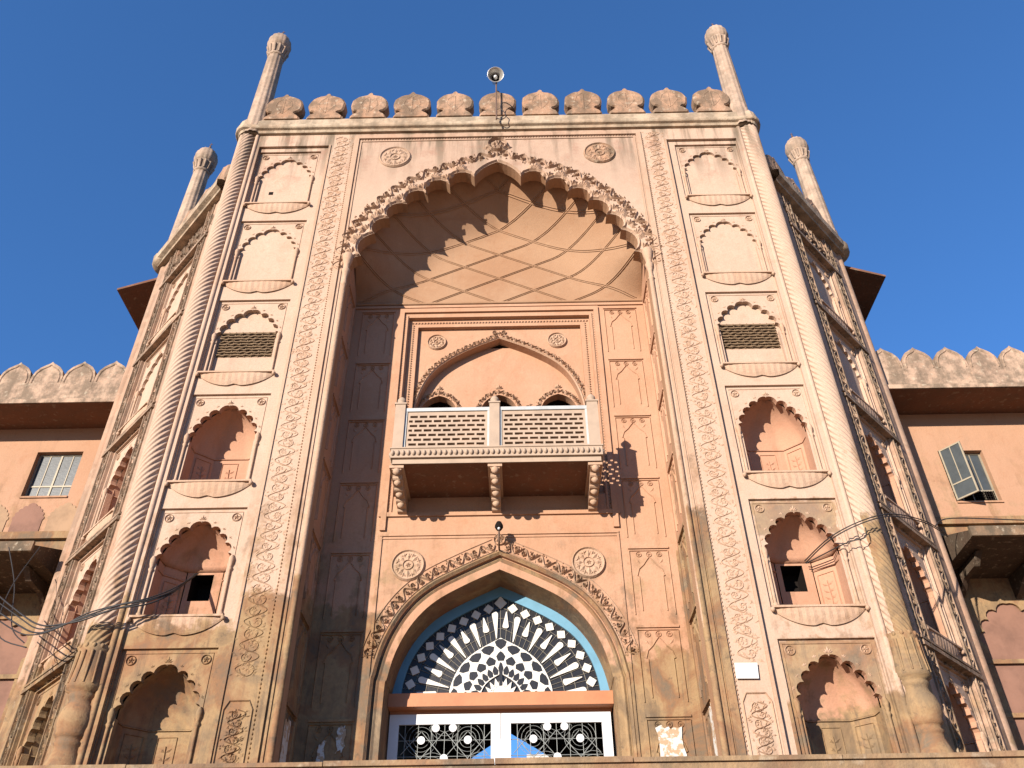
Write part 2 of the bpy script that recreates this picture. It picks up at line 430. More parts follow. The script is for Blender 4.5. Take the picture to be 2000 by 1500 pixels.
# --- great arch outline
cus = [(3.47, 16.02), (3.20, 16.85), (2.87, 17.44), (2.43, 18.0), (1.90, 18.42), (1.31, 18.77), (.64, 19.08)]
tops = [(3.53, 16.60), (3.16, 17.38), (2.77, 18.0), (2.28, 18.53), (1.68, 18.98), (1.02, 19.30)]
half = [(3.74, ZB), (3.74, 15.55)]
half += arc3((3.74, 15.55), (3.74, 15.85), (3.47, 16.02), 5)[1:]
for i in range(6): half += arc3(cus[i], tops[i], cus[i + 1], 7)[1:]
half += arc3(cus[6], (.38, 19.47), (0, 19.72), 6)[1:]
IW = mirror_arch(half)
envh = catmull([(3.80, 15.5), (3.795, 16.1), (3.66, 16.80), (3.28, 17.55), (2.88, 18.17), (2.38, 18.70), (1.75, 19.15), (1.06, 19.49), (.5, 19.72), (0, 19.92)], 5)
ENV = mirror_arch(envh)
# front wall sheet with the great arch cut out
mb = MB()
mb.plate(C0, [(-4.83, ZB), (-3.8, ZB), (-3.79, ZB + .01)] + [(-x, z) for x, z in reversed([])] + [(4.83, ZB)][:0] + [], ()) if False else None
outline = [(4.83, ZB)] + [(4.83, ZT), (-4.83, ZT), (-4.83, ZB)] + list(reversed(IW))
mb.plate(C0, outline, (), 0)
foil = MB(); foil.skirt(C0, IW, 0, -.34, closed=False); gp(foil, 'foil_soffit', m_vault)
# ring behind the foils, closing on the vault
ring = [(3.80, ZB)] + ENV + [(-3.80, ZB)] + list(reversed(IW))
mb.plate(C0, ring, (), -.34)
# outer flat strips, bay sheets' margins
for s in (-1, 1):
    a, b_ = sorted((s * 6.84, s * 7.06))
    mb.box(C0, a, b_, ZB, ZT, -.3, 0)
    stp = MB(); x = s * 6.97; stp.grid([[Vector((x + .055 * math.cos(q * math.pi / 6), -.055 * math.sin(q * math.pi / 6), z)) for q in range(7)] for z in (ZB, ZT)]); gp(stp, 'edge_roll', m_strip if s < 0 else m_gate)
    a, b_ = sorted((s * 4.83, s * 6.84))
    mb.box(C0, a, b_, 20.62, ZT, -.3, 0.0)
    a, b_ = sorted((s * 4.831, s * 4.832))
    mb.quad(C0.p(s * 4.83, ZB, 0), C0.p(s * 4.83, 20.62, 0), C0.p(s * 4.83, 20.62, -.08), C0.p(s * 4.83, ZB, -.08))
gp(mb, 'front_wall', m_gate)
# jambs, back wall
DEP = 1.55
mb = MB()
for s in (-1, 1):
    mb.quad((s * 3.80, .34, ZB), (s * 3.80, .34, 17.2), (s * 3.80, DEP, 17.2), (s * 3.80, DEP, ZB))
def arch_in(pts): return mirror_arch(catmull(pts, 5))
DO = arch_in([(2.46, ZB), (2.46, 5.3), (2.42, 5.9), (2.26, 6.55), (1.93, 7.18), (1.45, 7.66), (.75, 8.05), (0, 8.40)])
DI = arch_in([(2.25, ZB), (2.25, 5.3), (2.20, 5.85), (2.05, 6.42), (1.75, 6.98), (1.32, 7.42), (.70, 7.78), (0, 8.11)])
C1 = Fr(0, DEP, 0)
NF = [(-2.36, 9.86), (2.36, 9.86), (2.36, 15.28), (-2.36, 15.28)]
mb.plate(C1, [(-3.80, ZB), (-3.80, 15.76), (3.80, 15.76), (3.80, ZB)] + DO, [NF], 0)
mb.skirt(C1, DO, 0, -.1, closed=False)
mb.plate(C1, DO + list(reversed(DI)), (), -.1)
mb.skirt(C1, NF, 0, -.12)
NF2 = [(-2.12, 9.87), (2.12, 9.87), (2.12, 15.04), (-2.12, 15.04)]
mb.plate(C1, NF, [NF2], -.12); mb.skirt(C1, NF2, -.12, -.24)
AU = arch_in([(2.08, 9.9), (2.08, 11.8), (2.06, 12.5), (1.93, 13.08), (1.68, 13.60), (1.31, 13.99), (.71, 14.38), (0, 14.72)])
mb.plate(C1, NF2, [list(reversed(AU))], -.24); mb.skirt(C1, AU, -.24, -.5)
holes = []
for cx_ in (-1.52, -.02, 1.47):
    h = mirror_arch(catmull([(.49, 10.0), (.49, 12.3), (.47, 12.54), (.37, 12.82), (.2, 12.99), (0, 13.07)], 4))
    holes.append([(x + cx_, z) for x, z in h])
mb.plate(C1, [(-2.1, 9.45), (2.1, 9.45), (2.1, 14.6), (-2.1, 14.6)], holes, -.5)
for h in holes: mb.skirt(C1, h, -.5, -.75)
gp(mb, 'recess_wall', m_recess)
mb = MB(); mb.skirt(C1, DI, -.1, -1.15, closed=False); gp(mb, 'arch_soffit', m_stone)
# smooth stone moulding round the doorway arch
mb = MB()
for off_, w_, h_ in ((.05, .10, .05), (-.06, .09, .03)):
    mb.ridge(C1, offset(DO, off_), w_, -.002 if off_ > 0 else -.1, h_)
gp(mb, 'doorway_moulding', m_stone)
# dark room behind the balcony
mb = MB()
for a in (-2.6, 2.6): mb.quad((a, 2.3, 9.4), (a, 5, 9.4), (a, 5, 14.8), (a, 2.3, 14.8))
mb.quad((-2.6, 5, 9.4), (2.6, 5, 9.4), (2.6, 5, 14.8), (-2.6, 5, 14.8)); mb.quad((-2.6, 2.06, 14.8), (2.6, 2.06, 14.8), (2.6, 5, 14.8), (-2.6, 5, 14.8))
mb.quad((-2.6, 2.0, 9.4), (2.6, 2.0, 9.4), (2.6, 5, 9.4), (-2.6, 5, 9.4))
gp(mb, 'upper_room', m_room)

# --- net vault of the great arch
EN = resample(ENV, 72)
ENA = [p for p in EN if p[1] > 16.0]
def env_z(x):
    for (x0, z0), (x1, z1) in zip(EN, EN[1:]):
        if (x0 - x) * (x1 - x) <= 0 and abs(x0 - x1) > 1e-6: return lerp(z0, z1, (x - x0) / (x1 - x0))
    return 15.75
def vdepth(x, z):
    """the hood: nearly upright behind, coving over to meet the scalloped arch"""
    d = 9.0
    for (x0, z0), (x1, z1) in zip(ENA, ENA[1:]):
        l2 = (x1 - x0) ** 2 + (z1 - z0) ** 2; t = max(0, min(1, ((x - x0) * (x1 - x0) + (z - z0) * (z1 - z0)) / l2))
        d = min(d, math.hypot(x - x0 - t * (x1 - x0), z - z0 - t * (z1 - z0)))
    y = .34 + (DEP - .34) * math.sin(min(1.0, d / 1.6) * math.pi / 2)
    k = max(0.0, min(1.0, (z - 15.75) / 1.0)); k = k * k * (3 - 2 * k)
    return lerp(DEP, y, k)
rows = []
for q in range(19):
    t = 1 - (1 - q / 18) ** 1.7; row = []
    for i in range(73):
        x = EN[i][0]; zt = max(15.76, EN[i][1]); z = 15.75 + (zt - 15.75) * t
        row.append(Vector((x, vdepth(x, z), z)))
    rows.append(row)
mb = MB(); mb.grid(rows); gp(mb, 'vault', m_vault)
mb = MB()
for k in range(-4, 7):
    for sg in (-1, 1):
        for o2 in (-.05, .05):
            x0 = -1.9 + 1.9 * k + o2; pts = []
            for q in range(80):
                x = x0 + sg * q * .1
                if abs(x) > 3.74: continue
                z = 15.75 + .49 * abs(x - x0)
                if z > env_z(x) - .04: continue
                pts.append(Vector((x, vdepth(x, z) - .006, z)))
            if len(pts) > 3: mb.tube(pts, .017, 4, False)
gp(mb, 'vault_rib', m_vault)
mb = MB(); mb.tube([(-3.79, DEP - .02, 15.75), (3.79, DEP - .02, 15.75)], .045, 5); gp(mb, 'vault_springing_moulding', m_vault)

# --- carved band over the foils, finial
mb = MB()
for i in range(len(tops)):
    for s in (-1, 1):
        x, z = tops[i]; x *= s
        a = math.atan2(z - 14.4, x)
        for q in range(7):
            mb.leaf(C0, x + .04 * math.cos(a), z + .04 * math.sin(a), a + R(-78 + 26 * q), .38 - .05 * abs(q - 3), .19, 0, .085)
        x2, z2 = lerp(cus[i][0], cus[i + 1][0], .0) * s, cus[i][1]
        a2 = math.atan2(z2 - 14.6, x2)
        for q in range(5):
            mb.leaf(C0, x2 + .26 * math.cos(a2), z2 + .26 * math.sin(a2), a2 + R(-70 + 35 * q), .26, .12, 0, .09)
for s in (-1, 1):
    vine(mb, C0, [(s * x, z) for x, z in offset(envh, .20)], .34, 0, .07, .55, .045, seed=11 + s)
    mb.ridge(C0, [(s * x, z) for x, z in offset(half[2:], .045)], .07, 0, .06)
gp(mb, 'foil_carving', m_carve)
mb = MB(); finial_carving(mb, C0, 0, 20.2, .5, 0, .12)
rosette(mb, C0, 0, 20.48, .27, 0, .1, 8); finial_carving(mb, C0, -.22, 20.3, .3, 0, .08); finial_carving(mb, C0, .22, 20.3, .3, 0, .08)
gp(mb, 'arch_finial', m_carve)
# slim shafts at the mouth of the recess
for s in (-1, 1):
    mb = MB(); mb.lathe(s * 3.79, .0, [(.062, ZB), (.062, 15.0), (.085, 15.03), (.06, 15.08), (.058, 15.25), (.085, 15.38), (.11, 15.5), (.075, 15.56), (.085, 15.66), (.12, 15.8), (.14, 15.95), (.12, 16.05), (.02, 16.12)], 12)
    gp(mb, 'colonnette', m_carve)
# --- raised frame of the great arch's panel, bead row below cornice
mb = MB()
for s in (-1, 1):
    a, b_ = sorted((s * 3.98, s * 4.12)); mb.box(C0, a, b_, ZB, 21.0, 0, .05)
    a, b_ = sorted((s * 3.90, s * 3.945)); mb.box(C0, a, b_, ZB, 20.78, 0, .025)
    a, b_ = sorted((s * 4.77, s * 4.829)); mb.box(C0, a, b_, ZB, 20.62, 0, .03)
mb.box(C0, -3.98, 3.98, 20.86, 21.0, 0, .05); mb.box(C0, -3.9, 3.9, 20.735, 20.778, 0, .025)
gp(mb, 'panel_frame', m_carve)
mb = MB()
for i in range(100):
    u = -3.93 + i * .0794; mb.leaf(C0, u, 20.82, 0, .07, .06, 0, .04)
for s in (-1, 1):
    for i in range(230): mb.leaf(C0, s * 4.155, 3.0 + i * .077, R(90), .07, .05, 0, .03)
gp(mb, 'bead_row', m_carve, kind='stuff')
# --- carved frieze strips
for s in (-1, 1):
    mb = MB()
    vine(mb, C0, [(s * 4.47, 5.35 if s < 0 else 5.5), (s * 4.47, 21.0)], .54, 0, .017, .44, .022, seed=3 + s)
    # lower pendant panel
    pn = [(s * 4.22, 2.2), (s * 4.22, 4.75), (s * 4.30, 4.9), (s * 4.64, 4.9), (s * 4.72, 4.75), (s * 4.72, 2.2)]
    mb.ridge(C0, pn, .04, 0, .03)
    vine(mb, C0, [(s * 4.47, 2.2), (s * 4.47, 4.75)], .40, 0, .025, .28, .02, seed=9 + s)
    gp(mb, 'scroll_frieze', m_carve)
# --- roundels
def roundel_mesh(r):
    mb = MB(); n = 28
    mb.prism(L0, [(r * math.cos(2 * math.pi * i / n), r * math.sin(2 * math.pi * i / n)) for i in range(n)], -.01, .025, back=False)
    rg = lambda q: [(q * math.cos(2 * math.pi * i / n), q * math.sin(2 * math.pi * i / n)) for i in range(n)]
    mb.ridge(L0, rg(r * .93), r * .13, .025, .04, closed=True); mb.ridge(L0, rg(r * .3), r * .07, .025, .03, closed=True)
    for q in range(8):
        a = q * math.pi / 4
        mb.leaf(L0, .28 * r * math.cos(a), .28 * r * math.sin(a), a, r * .55, r * .3, .025, .04)
        a += math.pi / 8; mb.leaf(L0, .5 * r * math.cos(a), .5 * r * math.sin(a), a, r * .34, r * .2, .025, .035)
        for sg in (-1, 1): mb.leaf(L0, .62 * r * math.cos(a), .62 * r * math.sin(a), a + sg * 1.1, r * .24, r * .12, .025, .03)
    rosette(mb, L0, 0, 0, r * .22, .025, .03, 6, False)
    return mb.mesh('roundel')
rm = roundel_mesh(.45); rm.materials.append(m_carve); rmd = rm.copy(); rmd.materials[0] = m_merlon
gi('roundel', rm, (-2.89, 0, 20.0)); gi('roundel', rmd, (2.88, 0, 20.03), label='dark weathered roundel')
rm2 = roundel_mesh(.36); rm2.materials.append(m_carve)
for x in (-1.93, 1.88): gi('roundel', rm2, (x, DEP, 8.18))
rm3 = roundel_mesh(.25); rm3.materials.append(m_carve)
for x in (-1.62, 1.5): gi('roundel', rm3, (x, DEP + .24, 14.60))

# ------------------------------------------------------------------ niches (local: x right, -y outwards, origin at the sill's middle)
def niche_meshes():
    W = .69
    ol, cs, base = cusped(W, 1.12, .88, 5, .03)
    rect = [(-.88, 0), (.88, 0), (.88, 2.33), (-.88, 2.33)]
    def front(mb):
        mb.skirt(L0, rect, 0, -.06)
        mb.plate(L0, rect, [list(reversed(ol))], -.06)
        mb.ridge(L0, [(-.80, .0), (-.80, 2.25), (.80, 2.25), (.80, .0)], .025, -.06, .015)
    out = {}
    for kind in ('blind', 'lattice', 'deep', 'window'):
        mb = MB(); front(mb)
        if kind in ('blind', 'lattice'):
            dpt = .075 if kind == 'blind' else .12
            mb.skirt(L0, ol, -.06, -.06 - dpt); mb.plate(L0, ol, (), -.06 - dpt)
        else:
            front_ = mb; mb = MB()
            mb.skirt(L0, ol, -.06, -.20)
            # concave back: five flat facets below, a half dome above
            W2 = W + .05; zs = 1.12
            plan = [(W2, -.20), (W2 * .98, -.52), (.38, -.84), (-.38, -.84), (-W2 * .98, -.52), (-W2, -.20)]
            for i in range(5):
                (ua, da), (ub, db) = plan[i], plan[i + 1]
                if i == 2 and kind == 'window':
                    fb = Fr(0, .84, 0); q = [(-.26, .70), (.18, .70), (.18, 1.26), (-.26, 1.26)]
                    mb.plate(fb, [(-.36, .03), (.36, .03), (.36, zs + .2), (-.36, zs + .2)], [q], 0)
                else:
                    zz = zs + (.2 if kind == 'window' else .01); mb.quad(L0.p(ua, .03, da), L0.p(ub, .03, db), L0.p(ub, zz, db), L0.p(ua, zz, da))
            fine_ = resample(plan, 20); rows = []
            for hw, z in [(W2, zs + (.2 if kind == 'window' else 0))] + [(x * W2 / W, z + .08 * (z - 1.12)) for x, z in base[6:-1:4]] + [(.02, base[-1][1] + .12)]:
                f_ = hw / W2; rows.append([L0.p(u * f_, z, -.20 + (d + .20) * f_ ** .75) for u, d in fine_])
            mb.grid(rows, True)
            for part_ in ((plan[:3], plan[3:]) if kind == 'window' else (plan,)): mb.tube([L0.p(u * .99, zs, d + .012) for u, d in part_], .018, 4, False)
            mb.plate(L0, [(-W2, 2.25), (W2, 2.25), (W2, .03), (-W2, .03)], [ol], -.20)
            mb.quad(L0.p(-W2, .03, -.06), L0.p(W2, .03, -.06), L0.p(W2, .03, -.84), L0.p(-W2, .03, -.84))
            # carved plant panels on the curved back
            for t0 in (45, 90, 135):
                (ua, da), (ub, db) = plan[{45: 1, 90: 2, 135: 3}[t0]], plan[{45: 2, 90: 3, 135: 4}[t0]]
                c = L0.p((ua + ub) / 2, 0, (da + db) / 2)
                f = Fr(c.x, c.y, math.degrees(math.atan2((-da) - (-db), ua - ub)))
                if kind == 'window' and t0 == 90: continue
                mb.ridge(f, [(-.17, .12), (-.17, 1.0), (.17, 1.0), (.17, .12)], .03, 0, .02)
                if not (kind == 'window' and t0 == 90):
                    mb.ridge(f, [(0, .15), (.02, .5), (0, .85)], .025, 0, .025)
                    for q in range(4):
                        for sg in (-1, 1): mb.leaf(f, 0, .32 + q * .14, R(90) - sg * R(55), .15, .07, 0, .025)
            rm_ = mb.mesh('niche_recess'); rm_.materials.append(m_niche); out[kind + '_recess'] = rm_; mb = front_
        me = mb.mesh('niche'); me.materials.append(m_gate); out[kind] = me
    # sill: hanging bowl with two lobes
    mb = MB()
    prof = []
    N = 24
    bot = []
    for i in range(N + 1):
        u = -.84 + 1.68 * i / N; a = abs(u) / .84
        hgt = .30 * (1 - a ** 2.6) * (1 - .18 * math.exp(-(u / .10) ** 2)) + .03
        bot.append((u, -.03 - hgt))
    rows = []
    for q in range(5):
        f_ = q / 4
        rows.append([L0.p(u, lerp(0, b, f_), .095 * math.cos(f_ * 1.35) ** .6 * (1 - .55 * (abs(u) / .84) ** 3) + (.005 * math.cos(i * math.pi) if 0 < q < 4 else 0)) for i, (u, b) in enumerate(bot)])
    mb.grid(rows, False)
    mb.plate(L0, [(-.84, 0), (.84, 0)] + list(reversed(bot)), (), .004)
    mb.skirt(L0, bot, .0, .02, closed=False)
    mb.box(L0, -.87, .87, -.02, .02, -.06, .11)
    for s in (-1, 1): mb.blob((s * .87, -.08, -.05), .045, .05, .05)
    sm = mb.mesh('sill'); sm.materials.append(m_carve)
    # slim side shaft
    mb = MB(); mb.lathe(0, .035, [(.05, .02), (.05, .1), (.03, .13), (.03, .95), (.05, 1.0), (.032, 1.04), (.055, 1.12), (.06, 1.2), (.03, 1.28)], 8)
    cm = mb.mesh('side_shaft'); cm.materials.append(m_carve)
    mb = MB(); rosette(mb, L0, 0, 0, .085, -.06, .03, 5); rs = mb.mesh('rosette'); rs.materials.append(m_carve)
    mb = MB(); finial_carving(mb, L0, 0, 2.08, .13, -.06, .025)
    for i in range(1, 5):
        for s in (-1, 1):
            x, z = cs[i]; a = math.atan2(z - .9, x * s)
            for q in (-1, 0, 1): mb.leaf(L0, x * s * 1.10 + .02 * s, z + .09, a + q * .8, .06, .03, -.06, .014)
    fm = mb.mesh('leaf_carving'); fm.materials.append(m_carve)
    # wavy lattice screen of the third tier
    mb = MB(); mb.quad(L0.p(-.66, .64, -.176), L0.p(.66, .64, -.176), L0.p(.66, 1.42, -.176), L0.p(-.66, 1.42, -.176))
    for r_ in range(9):
        z = .69 + r_ * .083
        pts = [L0.p(-.65 + 1.3 * k / 32, z + .012 * math.sin(k * 1.2 + r_ * 2.1), -.15 + .012 * math.sin(k * 1.57 + r_ * math.pi)) for k in range(33)]
        mb.tube(pts, .024, 4)
    for k in range(9): mb.box(L0, -.65 + k * .16, -.64 + k * .16 + .012, .64, 1.42, -.172, -.16)
    lm = mb.mesh('lattice_screen'); lm.materials.append(m_lattice)
    # little window in the back of the fifth tier
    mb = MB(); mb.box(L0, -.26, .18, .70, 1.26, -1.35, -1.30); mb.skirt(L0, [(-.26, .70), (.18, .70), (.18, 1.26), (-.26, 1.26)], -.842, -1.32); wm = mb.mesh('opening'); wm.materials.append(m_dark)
    mb = MB(); mb.box(L0, -.06, .06, .6, .72, -.15, -.13); hm = mb.mesh('putlog_hole'); hm.materials.append(m_dark)
    return out, sm, cm, rs, fm, lm, wm, hm
NM, SM, CM, RS, FM, LM, WM, HM = niche_meshes()
SILLS = [18.13, 15.18, 12.28, 9.38, 6.47, 3.56]
KINDS = ['blind', 'blind', 'lattice', 'deep', 'window', 'deep']
def put_niche(fr, uc, row, front=True, hole=False):
    kind = KINDS[row]
    if not front and kind == 'lattice': kind = 'blind'
    if not front and kind == 'window': kind = 'deep'
    n = gi('niche', NM[kind], fr.p(uc, SILLS[row], -.08), fr.ang)
    inst('sill', SM, n)
    if kind in ('deep', 'window'): inst('niche_recess', NM[kind + '_recess'], n)
    for s in (-1, 1):
        inst('side_shaft', CM, n, (s * .765, 0, 0)); inst('rosette', RS, n, (s * .68, 0, 2.13))
    inst('leaf_carving', FM, n, kind='stuff')
    if kind == 'lattice': inst('lattice_screen', LM, n)
    if kind == 'window': inst('opening', WM, n, (0, 0, 0))
    if hole: inst('putlog_hole', HM, n, (-.32, 0, 0))
    return n
def rect_hole(uc, row): return [(uc - .88, SILLS[row]), (uc + .88, SILLS[row]), (uc + .88, SILLS[row] + 2.33), (uc - .88, SILLS[row] + 2.33)]
UC = 5.94
for s in (-1, 1):
    mb = MB()
    a, b_ = sorted((s * 4.83, s * 6.84))
    mb.plate(C0, [(a, ZB), (b_, ZB), (b_, 20.62), (a, 20.62)], [rect_hole(s * UC, r_) for r_ in range(6)], -.08)
    gp(mb, 'bay_wall', m_gate)
    for r_ in range(6): put_niche(C0, s * UC, r_, hole=(s < 0 and r_ == 0))
# --- canted side faces
CA, CL = 46.5, 3.95
CHT = 18.95
for s in (-1, 1):
    fr = Fr(s * 7.50, .22, s * CA)
    uc = s * 1.98
    a, b_ = sorted((s * 1.02, s * 2.94))
    mb = MB()
    mb.plate(fr, [(a, ZB), (b_, ZB), (b_, CHT + .3), (a, CHT + .3)], [rect_hole(uc, r_) for r_ in range(1, 6)], -.08)
    for q0, q1 in ((0, 1.02), (2.94, CL)):
        c, d = sorted((s * q0, s * q1)); mb.box(fr, c, d, ZB, CHT, -.4, .0)
    gp(mb, 'canted_wall', m_canted)
    mb = MB()
    for r_ in range(1, 6):
        zt = SILLS[r_] + 2.33
        c, d = sorted((s * .55, s * 3.4))
        mb.box(fr, c, d, zt + .06, zt + .14, -.079, .07); mb.box(fr, c, d, zt + .20, zt + .25, -.079, .05)
    for q in (.62, .98, 2.98, 3.34):
        c, d = sorted((s * q, s * (q + .045))); mb.box(fr, c, d, ZB, CHT, 0, .04)
    gp(mb, 'canted_moulding', m_cantcarve)
    mb = MB()
    for q in (.82, 3.18): vine(mb, fr, [(s * q, ZB + .5), (s * q, CHT)], .26, 0, .04, .5, .03, seed=20 + s)
    c, d = sorted((s * 1.05, s * 2.9))
    for r_ in range(1, 6): vine(mb, fr, [(c, SILLS[r_] + 2.46), (d, SILLS[r_] + 2.46)], .2, -.08, .05, .35, .03, seed=r_)
    vine(mb, fr, [(s * .5, 18.3), (s * 3.5, 18.3)], .6, -.02, .06, .5, .04, seed=40)
    gp(mb, 'canted_carving', m_cantcarve)
    for r_ in range(1, 6): put_niche(fr, uc, r_, front=False)
    # cornice and merlons of the canted face
    mb = MB()
    c, d = sorted((s * .1, s * (CL + .12)))
    prof = [(-.2, CHT), (.16, CHT), (.18, CHT + .06), (.30, CHT + .12), (.32, CHT + .34), (.2, CHT + .44), (0, CHT + .46)]
    mb.grid([[fr.p(u, z, o_) for o_, z in prof] for u in (c, d)], False)
    e = fr.p(s * (CL + .05), 0, -.12)
    mb.lathe(e.x, e.y, [(.2, CHT), (.42, CHT + .05), (.46, CHT + .12), (.47, CHT + .33), (.36, CHT + .44), (.1, CHT + .46)], 20)
    mb.quad(fr.p(c, CHT + .46, 0), fr.p(d, CHT + .46, 0), fr.p(d, CHT + .46, -3), fr.p(c, CHT + .46, -3))
    gp(mb, 'canted_cornice', m_cream)
    # round angle shaft at the far corner
    mb = MB(); mb.lathe(e.x, e.y, [(.19, ZB), (.19, CHT)], 16); gp(mb, 'angle_shaft', m_canted)
    # flank behind
    mb = MB(); x = e.x
    mb.quad((x, e.y, ZB), (x, e.y, CHT + .4), (x, 14, CHT + .4), (x, 14, ZB)); gp(mb, 'flank_wall', m_wing)
    mb = MB()   # sloping eave on the flank
    y0, y1 = e.y + .22, 11.0
    P = lambda o_, z, y: Vector((x + s * o_, y, z))
    pr = [(0, 18.90), (1.45, 18.36), (1.46, 18.43), (0, 19.0)]
    mb.grid([[P(o_, z, y) for o_, z in pr + pr[:1]] for y in (y0, y1)], False)
    mb.quad(*[P(o_, z, y0) for o_, z in pr]); mb.quad(*[P(o_, z, y1) for o_, z in pr])
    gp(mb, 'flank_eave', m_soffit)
# --- body behind the faces, roof
mb = MB()
mb.quad((-10.2, 3, CHT + .43), (10.2, 3, CHT + .43), (10.2, 14, CHT + .43), (-10.2, 14, CHT + .43))
for s in (-1, 1):
    mb.quad((s * 7.42, .2, 15), (s * 7.42, 9, 15), (s * 7.42, 9, ZT), (s * 7.42, .2, ZT))
mb.quad((-7.42, 9, 15), (7.42, 9, 15), (7.42, 9, ZT), (-7.42, 9, ZT)); mb.quad((-7.42, .3, ZT + .3), (7.42, .3, ZT + .3), (7.42, 9, ZT + .3), (-7.42, 9, ZT + .3))
for s in (-1, 1): mb.quad((s * 10.2, 14, ZB), (s * 3.4, 14, ZB), (s * 3.4, 14, CHT), (s * 10.2, 14, CHT))
mb.quad((-3.4, 14, 9.6), (3.4, 14, 9.6), (3.4, 14, CHT), (-3.4, 14, CHT))
gp(mb, 'roof', m_gate)
# --- main cornice with rounded corners
path = [(-7.69, .9)] + [(-7.25 + .44 * math.cos(a), .16 + .44 * math.sin(a)) for a in [R(180 + q * 9) for q in range(0, 9)]] + [(-6.9, -.20), (6.9, -.20)] + [(7.25 + .44 * math.cos(a), .16 + .44 * math.sin(a)) for a in [R(288 + q * 9) for q in range(0, 9)]] + [(7.69, .9)]
cprof = [(.42, ZT - .02), (.12, ZT + .02), (.09, ZT + .10), (.02, ZT + .13), (0, ZT + .17), (.0, ZT + .26), (.045, ZT + .31), (.055, ZT + .52), (.10, ZT + .60), (.12, ZT + .66), (.8, ZT + .68)]
pp = resample(path, 120)
rows = []
for i, (x, y) in enumerate(pp):
    p0, p1 = pp[max(0, i - 1)], pp[min(len(pp) - 1, i + 1)]
    tx, ty = p1[0] - p0[0], p1[1] - p0[1]; l = math.hypot(tx, ty)
    rows.append([Vector((x - ty / l * o_, y + tx / l * o_, z)) for o_, z in cprof])
mb = MB(); mb.grid(rows, False); gp(mb, 'cornice', m_cream)
# --- merlons
mh = [(.53, 0), (.53, .10), (.47, .17), (.38, .23), (.33, .29), (.37, .34), (.47, .37), (.53, .46), (.55, .6), (.545, .74), (.51, .87), (.45, .94), (.37, 1.02), (.26, 1.07), (.15, 1.10), (.08, 1.13), (.05, 1.2), (0, 1.24)]
def jag(seed):
    r_ = random.Random(seed); hr = [(x + r_.uniform(-.014, .014) * (x > .05), z + r_.uniform(-.01, .01) * (z > 0)) for x, z in mh]; hl = [(-x - r_.uniform(-.014, .014) * (x > .05), z + r_.uniform(-.01, .01) * (z > 0)) for x, z in mh[:-1]]
    return hr + list(reversed(hl))
def merlon_mesh(seed):
    mb = MB(); ol = jag(seed)
    cx_, cz_ = 0, .6
    ol = [(x * 1.0, z * 1.04) for x, z in ol]; inner = [(x * .9, cz_ + (z - cz_) * (.93 if z > .3 else 1)) for x, z in ol]
    mb.plate(L0, inner, (), .03); mb.skirt(L0, ol, -.30, -.02)
    n = len(ol); mb.add([L0.p(a, b, -.02) for a, b in ol] + [L0.p(a, b, .03) for a, b in inner], [(i, (i + 1) % n, n + (i + 1) % n, n + i) for i in range(n)])
    mb.plate(L0, ol, (), -.30)
    mb.ridge(L0, [(0, .25), (0, .98)], .06, .03, .012)
    for sg in (-1, 1): mb.ridge(L0, [(sg * .05, .3), (sg * .25, .62), (sg * .2, .85), (sg * .03, 1.02)], .05, .03, .01)
    me = mb.mesh('merlon'); me.materials.append(m_merlon); return me
MM = [merlon_mesh(q) for q in range(4)]
for k in range(11): gi('merlon', MM[k % 4], (-6.38 + k * 1.277, -.10, ZT + .65))
for s in (-1, 1):
    fr = Fr(s * 7.50, .22, s * CA)
    for k in range(3): gi('merlon', MM[k], fr.p(s * (.75 + k * 1.1), CHT + .45, .05), fr.ang)
# --- pinnacles
def pinnacle():
    base = bpy.data.objects.new('pinnacle', None); COL.objects.link(base); base.parent = gate
    K = .75
    def lz(m_, prof, *a_): m_.lathe(0, 0, [(r_ * K, z_) for r_, z_ in prof], *a_)
    mb = MB(); lz(mb, [(.40, -.6), (.40, .1), (.37, .14), (.345, 2.0), (.315, 3.62)], 48, 12, .045); mb.build('shaft', m_pinn, base)
    mb = MB(); lz(mb, [(.30, 3.58), (.355, 3.60), (.365, 3.68), (.33, 3.71), (.335, 3.76), (.37, 3.88), (.415, 4.0), (.43, 4.04), (.43, 4.08), (.40, 4.10)], 32, 16, .02)
    for k in range(12):
        a = 2 * math.pi * k / 12; mb.tube([(K * .34 * math.cos(a), K * .34 * math.sin(a), 3.72), (K * .385 * math.cos(a), K * .385 * math.sin(a), 3.88), (K * .43 * math.cos(a), K * .43 * math.sin(a), 4.03)], [.03, .04, .055], 5)
    mb.build('capital', m_pinn, base)
    mb = MB(); lz(mb, [(.38, 4.08), (.455, 4.14), (.49, 4.27), (.495, 4.40), (.46, 4.56), (.38, 4.70), (.25, 4.81), (.10, 4.88), (.04, 4.92)], 48, 16, .035); mb.build('dome', m_pinn, base)
    mb = MB(); lz(mb, [(.06, 4.94), (.09, 4.99), (.03, 5.03), (.05, 5.1), (.02, 5.15), (.012, 5.3)], 8); mb.tube([(-.05, 0, 5.2), (.06, 0, 5.24)], .012, 4); mb.build('finial', m_pole, base)
    return base
pin = pinnacle(); pin.location = Vector((-7.16, .1, 21.75)) - GB
copytree(pin, gate, Vector((7.16, .1, 21.75)) - GB)
copytree(pin, gate, Vector((-10.02, 3.05, 19.75)) - GB); copytree(pin, gate, Vector((10.08, 3.05, 19.75)) - GB)
